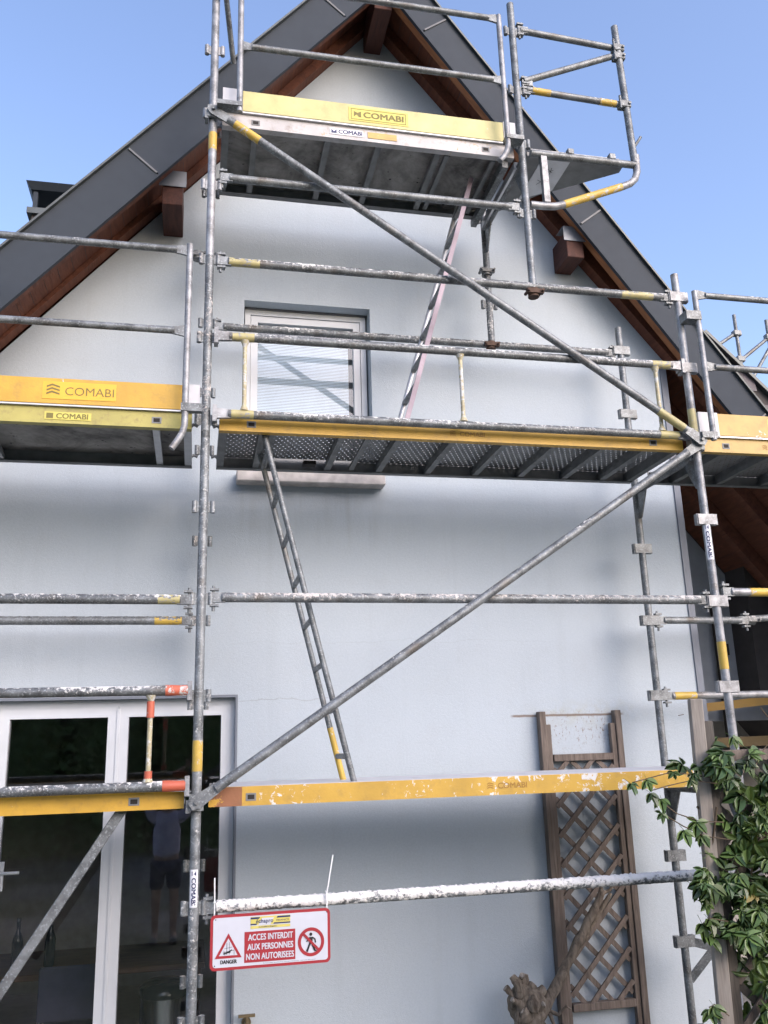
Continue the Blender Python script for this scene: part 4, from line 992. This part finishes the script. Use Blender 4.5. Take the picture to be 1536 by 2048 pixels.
for (x, y, z, dx, dz, r) in ((1.83, 0.75, -1.13, -0.045, 0.07, 0.026), (1.86, 0.72, -1.07, -0.03, 0.075, 0.030), (1.90, 0.74, -1.05, -0.008, 0.06, 0.024), (1.93, 0.78, -1.07, 0.012, 0.05, 0.030), (1.965, 0.76, -1.10, 0.012, 0.045, 0.024), (2.005, 0.765, -1.14, 0.055, 0.10, 0.027), (1.85, 0.70, -1.17, -0.05, 0.05, 0.022), (1.99, 0.72, -1.20, 0.03, 0.03, 0.026), (1.88, 0.69, -1.22, -0.01, 0.03, 0.034), (1.94, 0.68, -1.16, 0.0, 0.03, 0.036)):
    bm = NB(); e = V(x+dx*0.7, y+rs.uniform(-0.02, 0.02), z+dz*rs.uniform(0.15, 0.5))
    knobbly(bm, [(x-dx*0.8, y+0.02, z-dz*0.9), (x, y, z), e], [r*1.4, r*0.95, r*0.75], 0.6, rs.uniform(0, 60), 11); mk("cut_limb", bm, 'bark', st)
    bm = NB(); d_ = (e-V(x, y, z)).normalized(); tube(bm, e-d_*0.01, e+d_*0.004, r*0.62, 9); mk("cut_face", bm, 'wood_pale', st)
bm = NB(); knobbly(bm, [(1.97, 0.78, -1.30), (2.08, 0.80, -1.20), (2.20, 0.84, -1.06), (2.33, 0.87, -0.90), (2.44, 0.89, -0.76), (2.53, 0.90, -0.63)], [0.046, 0.034, 0.030, 0.027, 0.025, 0.020], 0.34, 21, 12); mk("branch", bm, 'bark', st)
bm = NB(); knobbly(bm, [(2.17, 0.86, -1.13), (2.30, 0.90, -0.99), (2.46, 0.93, -0.82), (2.60, 0.94, -0.66)], [0.018, 0.020, 0.018, 0.012], 0.3, 25, 8); mk("branch", bm, 'bark', st)
for pts in ([(2.50, 0.90, -0.66), (2.57, 0.88, -0.63), (2.60, 0.88, -0.585)], [(2.52, 0.90, -0.65), (2.515, 0.89, -0.56)], [(2.05, 0.79, -1.24), (2.12, 0.76, -1.27), (2.16, 0.74, -1.22), (2.19, 0.74, -1.24)], [(2.07, 0.78, -1.26), (2.10, 0.75, -1.36), (2.06, 0.74, -1.46), (2.03, 0.74, -1.6)], [(2.02, 0.78, -1.33), (2.05, 0.74, -1.45), (2.0, 0.73, -1.6)]):
    bm = NB(); knobbly(bm, pts, [0.013, 0.010, 0.007, 0.006][:len(pts)], 0.25, 31, 7); mk("twig", bm, 'bark', st)

st.location.z -= 0.06
# trellis fence in the foreground at the right
tf = thing("garden_trellis", (2.9, -0.5, -2.0), "foreground wooden trellis panel behind the creeper at the right edge", "trellis")
bm = NB(); prism(bm, [(2.375, -0.535, -2.0), (2.435, -0.555, -2.0), (2.455, -0.495, -2.0), (2.395, -0.475, -2.0)], (0.06, 0, 2.41)); bevel(bm, 0.004); mk("post", bm, 'wood_pale', tf, "pale weathered post")
bm = NB(); prism(bm, [(2.437, -0.553, -2.0), (2.50, -0.53, -2.0), (2.50, -0.48, -2.0), (2.457, -0.494, -2.0)], (0.055, 0, 2.30)); bevel(bm, 0.003); mk("inner_post", bm, 'wood_dark', tf)
bm = NB(); box(bm, 2.53, 3.6, -0.535, -0.49, 0.10, 0.155); bevel(bm, 0.003); mk("rail", bm, 'wood_grey', tf)
bm = NB(); box(bm, 2.53, 3.6, -0.535, -0.49, -1.95, -1.90); bevel(bm, 0.003); mk("rail", bm, 'wood_grey', tf)
XA, XB, ZA = 2.52, 3.58, -1.90
for dirn, yy in ((1, -0.522), (-1, -0.505)):
    for k in range(-9, 24):
        p = (XA, ZA + k*0.20); d = (0.72, dirn*0.70); t0, t1 = clip(p, d)
        if t1-t0 > 0.06:
            bm = NB(); bar(bm, (p[0]+d[0]*t0, yy, p[1]+d[1]*t0), (p[0]+d[0]*t1, yy, p[1]+d[1]*t1), 0.012, 0.036, (0, 1, 0)); mk("slat", bm, 'wood_grey' if dirn > 0 else 'wood_dark', tf)
bm = NB(); tube(bm, (2.40, -0.52, 0.335), (2.36, -0.54, 0.33), 0.002, 6); mk("nail", bm, 'rusty', tf)

# climbing plant on it
vine = thing("climbing_plant", (2.8, -0.55, -2.0), "leafy green creeper covering the foreground trellis at the right edge", "plant")
def leaflet(bm, base, d, n, L, W):
    """one folded, pointed leaflet"""
    side = d.cross(n).normalized(); prof = ((0.0, 0.05), (0.20, 0.72), (0.46, 1.0), (0.74, 0.72), (1.0, 0.0)); mid, le, ri = [], [], []
    for t, wd in prof:
        c = base + d*L*t - n*L*0.16*t*t; mid.append(bm.verts.new(c))
        le.append(bm.verts.new(c + side*W*wd*0.5 + n*W*wd*0.16) if 0 < t < 1 else mid[-1]); ri.append(bm.verts.new(c - side*W*wd*0.5 + n*W*wd*0.16) if 0 < t < 1 else mid[-1])
    for i in range(4):
        for S in (le, ri):
            q = []
            for v in (mid[i], mid[i+1], S[i+1], S[i]):
                if v not in q: q.append(v)
            if len(q) > 2:
                f = bm.faces.new(q); f.smooth = True
leafm = []
rnd = random.Random(4)
for var in range(6):
    bm = NB(); nl = (4, 5, 3, 3, 4, 3)[var]
    for k in range(nl):
        a = (k-(nl-1)/2)*rnd.uniform(0.75, 1.0); d = V(math.sin(a), math.cos(a), rnd.uniform(-0.45, 0.15)).normalized()
        L = rnd.uniform(0.078, 0.104)*(1-0.13*abs(k-(nl-1)/2)); n = (V(0, 0, 1) - d*d.z).normalized()
        leaflet(bm, V(0, 0, 0), d, n, L, L*rnd.uniform(0.50, 0.60))
    tube(bm, (0, -0.055, -0.012), (0, 0.0, 0), 0.0014, 4)
    me = bpy.data.meshes.new("leaf"); bm.to_mesh(me); bm.free(); leafm.append(me)
lm = {}
def leaf_mesh(v, m):
    if (v, m) not in lm:
        me = leafm[v].copy(); me.materials.append(MT[m]); lm[(v, m)] = me
    return lm[(v, m)]
vo = org(vine)
def put_leaf(p, out, m, sc):
    v = rnd.randrange(6)
    o = bpy.data.objects.new("leaf", leaf_mesh(v, m)); COL.objects.link(o); o.parent = vine
    o.location = Vector(p)-vo
    out = Vector(out).normalized(); nrm = V(rnd.uniform(-0.5, 0.5), -0.75+rnd.uniform(-0.3, 0.3), 0.65+rnd.uniform(-0.3, 0.3)).normalized()
    yv = (out - nrm*out.dot(nrm)).normalized(); xv = yv.cross(nrm)
    R_ = Matrix((xv, yv, nrm)).transposed(); o.rotation_euler = R_.to_euler(); o.scale = (sc,)*3
spots = []
def clump(c, rad, n, big=1.0):
    for _ in range(n):
        p = V(c[0]+rnd.gauss(0, rad[0]), c[1]+rnd.gauss(0, rad[1]), c[2]+rnd.gauss(0, rad[2]))
        spots.append((p, V(p.x-c[0]+rnd.uniform(-0.15, 0.15), rnd.uniform(-0.3, 0.1), (p.z-c[2])-0.12+rnd.uniform(-0.1, 0.1)), big))
clump((2.56, -0.62, 0.08), (0.085, 0.05, 0.055), 34)       # bushy top over the post
clump((2.42, -0.60, -0.43), (0.075, 0.04, 0.045), 22)      # bunch left of the post
clump((2.52, -0.63, -0.62), (0.06, 0.05, 0.06), 22)
for c, r_, n in (((2.80, -0.6, -0.08), (0.09, 0.05, 0.07), 26), ((2.66, -0.6, -0.28), (0.07, 0.05, 0.07), 22), ((2.86, -0.62, -0.32), (0.09, 0.05, 0.08), 28), ((2.66, -0.62, -0.50), (0.08, 0.05, 0.07), 26), ((2.82, -0.64, -0.58), (0.09, 0.05, 0.09), 30), ((2.72, -0.6, -0.74), (0.09, 0.05, 0.08), 26), ((2.86, -0.62, -0.86), (0.07, 0.05, 0.09), 22), ((2.66, -0.62, -0.95), (0.05, 0.04, 0.06), 12), ((2.80, -0.62, -1.12), (0.07, 0.05, 0.06), 16), ((3.05, -0.6, -0.5), (0.10, 0.06, 0.35), 24)):
    clump(c, r_, n)
# loose sprigs reaching left over the wall
sprigs = ([(2.50, -0.62, 0.02), (2.38, -0.60, 0.045), (2.26, -0.58, 0.06), (2.14, -0.57, 0.035), (2.06, -0.57, 0.02)],
          [(2.48, -0.62, 0.0), (2.36, -0.60, 0.02), (2.24, -0.59, 0.0), (2.15, -0.58, -0.02)],
          [(2.50, -0.60, -0.18), (2.38, -0.58, -0.17), (2.27, -0.57, -0.13), (2.18, -0.57, -0.06)],
          [(2.52, -0.60, -0.26), (2.40, -0.58, -0.24), (2.30, -0.57, -0.19), (2.20, -0.57, -0.13)],
          [(2.46, -0.60, -0.62), (2.37, -0.59, -0.60), (2.33, -0.58, -0.63), (2.36, -0.58, -0.68)],
          [(2.42, -0.58, -1.02), (2.36, -0.57, -0.97), (2.33, -0.57, -0.98)])
for s_ in sprigs:
    bm = NB(); pipe(bm, s_, 0.0028, 6); mk("stem", bm, 'stem', vine)
    for a, b in zip(s_[1:], s_[2:]+[s_[-1]]):
        spots.append((Vector(a)+V(rnd.uniform(-.02, .02), -0.01, rnd.uniform(-.02, .01)), V(rnd.uniform(-0.3, 0.2), -0.1, -1), 0.8))
for k in range(9):
    x = rnd.uniform(2.55, 3.1); bm = NB(); pts = [V(x+rnd.uniform(-0.12, 0.12)*j*0.4, -0.54+rnd.uniform(-0.04, 0.03), -2.0+j*0.27) for j in range(8)]; pipe(bm, pts, 0.006, 6); mk("stem", bm, 'stem', vine)
bm = NB(); pipe(bm, [(2.95, -0.55, 0.12), (2.86, -0.57, 0.28), (2.80, -0.58, 0.36)], 0.003, 6); mk("stem", bm, 'stem', vine)
bm = NB(); pipe(bm, [(2.72, -0.57, 0.06), (2.80, -0.57, 0.16), (2.92, -0.56, 0.24)], 0.0025, 6); mk("stem", bm, 'stem', vine)
rnd.shuffle(spots)
for p, out, big in spots[:298]:
    q = rnd.random(); put_leaf(p, out, 'leaf_yellow' if q < 0.015 else ('leaf_dark' if q < 0.45 else 'leaf'), rnd.uniform(0.55, 1.08)*big)
# the leaves deeper in the plant: one dense mass behind the others
bm = NB()
for _ in range(900):
    p = V(rnd.uniform(2.56, 3.55), rnd.uniform(-0.50, -0.36), rnd.uniform(-2.0, 0.06))
    d = V(rnd.uniform(-1, 1), rnd.uniform(-0.8, 0.4), rnd.uniform(-1, 0.3)).normalized(); n = d.orthogonal().normalized()
    leaflet(bm, p, d, n, rnd.uniform(0.06, 0.10), rnd.uniform(0.03, 0.045))
for _ in range(1900):
    p = V(rnd.uniform(2.56, 3.55), rnd.uniform(-0.66, -0.54), rnd.uniform(-2.0, 0.0)); d = V(rnd.uniform(-1, 1), rnd.uniform(-0.8, 0.4), rnd.uniform(-1, 0.3)).normalized()
    leaflet(bm, p, d, d.orthogonal().normalized(), rnd.uniform(0.06, 0.10), rnd.uniform(0.03, 0.045))
mk("inner_leaves", bm, 'leaf', vine, kind='stuff', recalc=False)

# ================================================================== background
bs = thing("scaffold_tower", (7.3, 5.0, -2.0), "distant scaffold tubes showing against the sky past the right verge", "scaffold")
for (x, y, zt) in ((7.07, 5.0, 5.80), (7.56, 5.0, 5.76), (7.12, 5.6, 5.3), (8.3, 5.0, 5.6)):
    bm = NB(); tube(bm, (x, y, -2.0), (x, y, zt), RT, 10); mk("standard", bm, 'galv', bs)
for a, b in (((6.45, 5.0, 5.12), (7.05, 5.0, 5.52)), ((7.07, 5.0, 5.12), (7.56, 5.0, 5.50)), ((7.2, 5.0, 4.85), (7.75, 5.0, 5.62)), ((6.7, 5.0, 5.0), (7.1, 5.0, 5.14))):
    bm = NB(); tube(bm, a, b, RT, 10); mk("brace", bm, 'galv', bs)
for x, z in ((7.07, 5.52), (7.07, 5.14), (7.56, 5.5)): bm = NB(); box(bm, x-0.06, x+0.06, 4.96, 5.04, z-0.04, z+0.04); bevel(bm, 0.01); mk("clamp", bm, 'galv', bs)
# second lift under the open roof
fp = thing("carport_platform", (4.6, 2.0, 0.4), "yellow plank in the dark under the open roof", "scaffold platform")
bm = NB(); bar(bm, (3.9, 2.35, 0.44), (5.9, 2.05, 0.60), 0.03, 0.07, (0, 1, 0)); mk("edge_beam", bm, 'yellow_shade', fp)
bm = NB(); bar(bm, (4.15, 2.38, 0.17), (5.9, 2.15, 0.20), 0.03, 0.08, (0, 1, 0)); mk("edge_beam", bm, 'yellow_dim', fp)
bm = NB(); bar(bm, (4.3, 2.0, -1.2), (5.6, 2.0, 0.3), 0.05, 0.05, (0, 1, 0)); mk("strut", bm, 'alloy', fp)

# ================================================================== inside the room
tb = thing("dining_table", (-0.75, 2.7, -1.965), "dark wooden table inside behind the glass door", "table")
bm = NB(); box(bm, -1.5, 0.1, 2.3, 3.1, -1.25, -1.21); bevel(bm, 0.006); mk("tabletop", bm, 'dark_wood', tb)
for x, y in ((-1.44, 2.36), (0.04, 2.36), (-1.44, 3.04), (0.04, 3.04)): bm = NB(); tube(bm, (x, y, -1.965), (x, y, -1.25), 0.03, 10, 0.035); mk("leg", bm, 'dark_wood', tb)
for lab, x, y in (("left dark bottle on the table inside", -1.20, 2.5), ("right dark bottle on the table inside", -0.98, 2.5)):
    t = thing("bottle", (x, y, -1.21), lab, "bottle")
    bm = NB(); prev = None
    pipe(bm, [(x, y, -1.21+h) for h in (0, 0.01, 0.18, 0.21, 0.25, 0.31)], 0.03, 14, (0.033, 0.037, 0.037, 0.030, 0.014, 0.013)); mk("body", bm, 'bottle', t)
    bm = NB(); tube(bm, (x, y, -0.899), (x, y, -0.875), 0.015, 12); mk("stopper", bm, 'steel', t)
t = thing("pedal_bin", (-0.16, 1.62, -1.965), "round steel waste bin inside behind the right door leaf", "bin")
bm = NB(); tube(bm, (-0.16, 1.62, -1.95), (-0.16, 1.62, -1.24), 0.15, 32); mk("body", bm, 'steel', t)
bm = NB(); pipe(bm, [(-0.16, 1.62, -1.239), (-0.16, 1.62, -1.19), (-0.16, 1.62, -1.16), (-0.16, 1.62, -1.15)], 0.15, 32, (0.155, 0.155, 0.12, 0.05)); mk("lid", bm, 'bottle', t)
bm = NB(); tube(bm, (-0.16, 1.62, -1.965), (-0.16, 1.62, -1.951), 0.155, 32); mk("foot_ring", bm, 'bottle', t)
t = thing("dining_chair", (-0.75, 2.0, -1.965), "dark chair in front of the table inside", "chair")
bm = NB(); box(bm, -0.95, -0.53, 1.85, 2.25, -1.52, -1.48); bevel(bm, 0.008); mk("seat", bm, 'shorts', t)
bm = NB(); box(bm, -0.95, -0.53, 1.84, 1.87, -1.40, -1.08); bevel(bm, 0.01); mk("backrest", bm, 'shorts', t)
for x, y in ((-0.93, 1.86), (-0.55, 1.86), (-0.93, 2.22), (-0.55, 2.22)): bm = NB(); tube(bm, (x, y, -1.965), (x, y, -1.08 if y < 2 else -1.52), 0.014, 10); mk("leg", bm, 'steel', t)

# ================================================================== behind the photographer, seen only in the panes
person = thing("person", (-0.32, -5.0, -2.0), "person in lavender T-shirt and dark shorts, arms raised, mirrored in the glass door", "person")
def skin_mesh(name, verts, edges, radii, mat, root=0, levels=2):
    me = bpy.data.meshes.new(name); po = org(person)
    me.from_pydata([Vector(v)-po for v in verts], edges, [])
    ob = bpy.data.objects.new(name, me); COL.objects.link(ob); ob.parent = person
    sk = ob.modifiers.new("skin", 'SKIN'); sk.use_smooth_shade = True
    for i, r in enumerate(radii):
        me.skin_vertices[0].data[i].radius = (r, r) if not isinstance(r, tuple) else r
        me.skin_vertices[0].data[i].use_root = (i == root)
    sb = ob.modifiers.new("subdivision", 'SUBSURF'); sb.levels = sb.render_levels = levels
    me.materials.append(MT[mat]); return ob
PX, PY = -0.32, -5.0
def P_(x, y, z): return (PX+x, PY+y, -2.0+z)
vs = [P_(0, 0, 0.95), P_(0, 0.01, 1.12), P_(0, 0.0, 1.35), P_(0, 0, 1.47), P_(0, 0.01, 1.53), P_(0, 0.02, 1.60), P_(0, 0.03, 1.68), P_(0, 0.02, 1.745),
      P_(-0.09, 0, 0.92), P_(-0.11, 0.02, 0.50), P_(-0.11, -0.01, 0.09), P_(-0.12, 0.12, 0.04),
      P_(0.09, 0, 0.92), P_(0.11, 0.02, 0.50), P_(0.11, -0.01, 0.09), P_(0.12, 0.12, 0.04),
      P_(-0.18, 0.0, 1.44), P_(-0.24, 0.08, 1.70), P_(0.10, 0.24, 1.98), P_(0.20, 0.29, 2.06),
      P_(0.18, 0.0, 1.44), P_(0.36, 0.06, 1.68), P_(0.40, 0.25, 1.98), P_(0.37, 0.29, 2.06)]
es = [(0, 1), (1, 2), (2, 3), (3, 4), (4, 5), (5, 6), (6, 7), (0, 8), (8, 9), (9, 10), (10, 11), (0, 12), (12, 13), (13, 14), (14, 15), (3, 16), (16, 17), (17, 18), (18, 19), (3, 20), (20, 21), (21, 22), (22, 23)]
rd = [(0.15, 0.10), (0.135, 0.095), (0.165, 0.11), 0.075, 0.055, 0.075, 0.092, 0.06, 0.085, 0.058, 0.04, 0.035, 0.085, 0.058, 0.04, 0.035, 0.058, 0.045, 0.034, 0.028, 0.058, 0.045, 0.034, 0.028]
skin_mesh("body", vs, es, rd, 'skin')
skin_mesh("t_shirt", [P_(0, 0, 0.93), P_(0, 0.01, 1.12), P_(0, 0, 1.35), P_(0, 0, 1.455), P_(-0.18, 0, 1.44), P_(-0.225, 0.06, 1.60), P_(0.18, 0, 1.44), P_(0.285, 0.035, 1.575)],
          [(0, 1), (1, 2), (2, 3), (3, 4), (4, 5), (3, 6), (6, 7)], [(0.185, 0.13), (0.175, 0.125), (0.19, 0.13), 0.10, 0.08, 0.075, 0.08, 0.075], 'shirt')
skin_mesh("shorts", [P_(0, 0, 0.96), P_(-0.09, 0, 0.88), P_(-0.11, 0.015, 0.58), P_(0.09, 0, 0.88), P_(0.11, 0.015, 0.58)], [(0, 1), (1, 2), (0, 3), (3, 4)], [(0.165, 0.12), 0.11, 0.095, 0.11, 0.095], 'shorts')
bm = NB(); bmesh.ops.create_uvsphere(bm, u_segments=16, v_segments=10, radius=0.108); bmesh.ops.scale(bm, vec=(0.9, 1.0, 0.95), verts=bm.verts[:])
bmesh.ops.delete(bm, geom=[v for v in bm.verts if v.co.z < -0.01 and v.co.y > -0.02], context='VERTS'); bmesh.ops.translate(bm, verts=bm.verts[:], vec=P_(0, 0.01, 1.69)); mk("hair", bm, 'hair', person)
for s in (-1, 1):
    bm = NB(); bmesh.ops.create_uvsphere(bm, u_segments=10, v_segments=8, radius=0.012); bmesh.ops.translate(bm, verts=bm.verts[:], vec=P_(s*0.035, 0.115, 1.665)); mk("eye", bm, 'ink', person)
    bm = NB(); hx, hz = (0.215, 2.09) if s < 0 else (0.36, 2.09)
    for k in range(4):
        pipe(bm, [P_(hx+s*-0.0, 0.295, hz-0.02+k*0.021), P_(hx-s*0.03, 0.315+0.004*k, hz-0.015+k*0.021), P_(hx-s*0.055, 0.308, hz-0.012+k*0.02)], 0.009, 8, (0.010, 0.009, 0.007))
    pipe(bm, [P_(hx, 0.285, hz-0.03), P_(hx-s*0.03, 0.265, hz+0.0), P_(hx-s*0.045, 0.262, hz+0.03)], 0.010, 8, (0.012, 0.010, 0.008)); mk("fingers", bm, 'skin', person)
    bm = NB(); box(bm, PX+s*0.115-0.045, PX+s*0.115+0.045, PY-0.10, PY+0.18, -2.0, -1.92); bevel(bm, 0.02, 2); mk("shoe", bm, 'shoe', person)
bm = NB(); box(bm, -0.058, 0.018, -4.695, -4.687, 0.10, 0.255); bevel(bm, 0.003); mk("smartphone", bm, 'phone', None, "black smartphone held up by the mirrored person", "phone")

hd = NB()
rh = random.Random(11)
for x in range(-16, 17, 2):
    box(hd, x-1.2, x+1.2, -17.0, -16.0, -2.0, 2.2+rh.uniform(0, 1.2))
for _ in range(9000):
    x = rh.uniform(-17, 17); zz = rh.uniform(-2, 3.6+1.2*math.sin(x*0.7)); p = V(x, -15.6+rh.uniform(-0.6, 0.9), zz)
    d = V(rh.uniform(-1, 1), rh.uniform(-1, 1), rh.uniform(-1, 0.5)).normalized(); n = d.orthogonal().normalized()
    s_ = d.cross(n); L = rh.uniform(0.18, 0.36)
    hd.faces.new([hd.verts.new(q) for q in (p, p+d*L*0.5+s_*L*0.3, p+d*L, p+d*L*0.5-s_*L*0.3)])
mk("garden_trees", hd, 'leaf_garden', None, "dark mass of garden trees mirrored in the glass door", "trees", kind='stuff', recalc=False)

GROUPS = {"scaffold frame": "scaffold frames of the main scaffold", "scaffold tube": "horizontal scaffold tubes", "diagonal brace": "slanting scaffold braces",
          "scaffold platform": "scaffold decks", "toe board": "yellow toe boards", "guard rail": "scaffold guard rails", "coupler": "tube couplers",
          "ladder": "scaffold access ladders", "cable tie": "cable ties holding the sign", "bottle": "bottles on the table", "trellis": "wooden garden trellises"}
for o in bpy.data.objects:
    if '_org' in o: del o['_org']
    if o.parent is None and o.get('category') in GROUPS: o['group'] = GROUPS[o['category']]
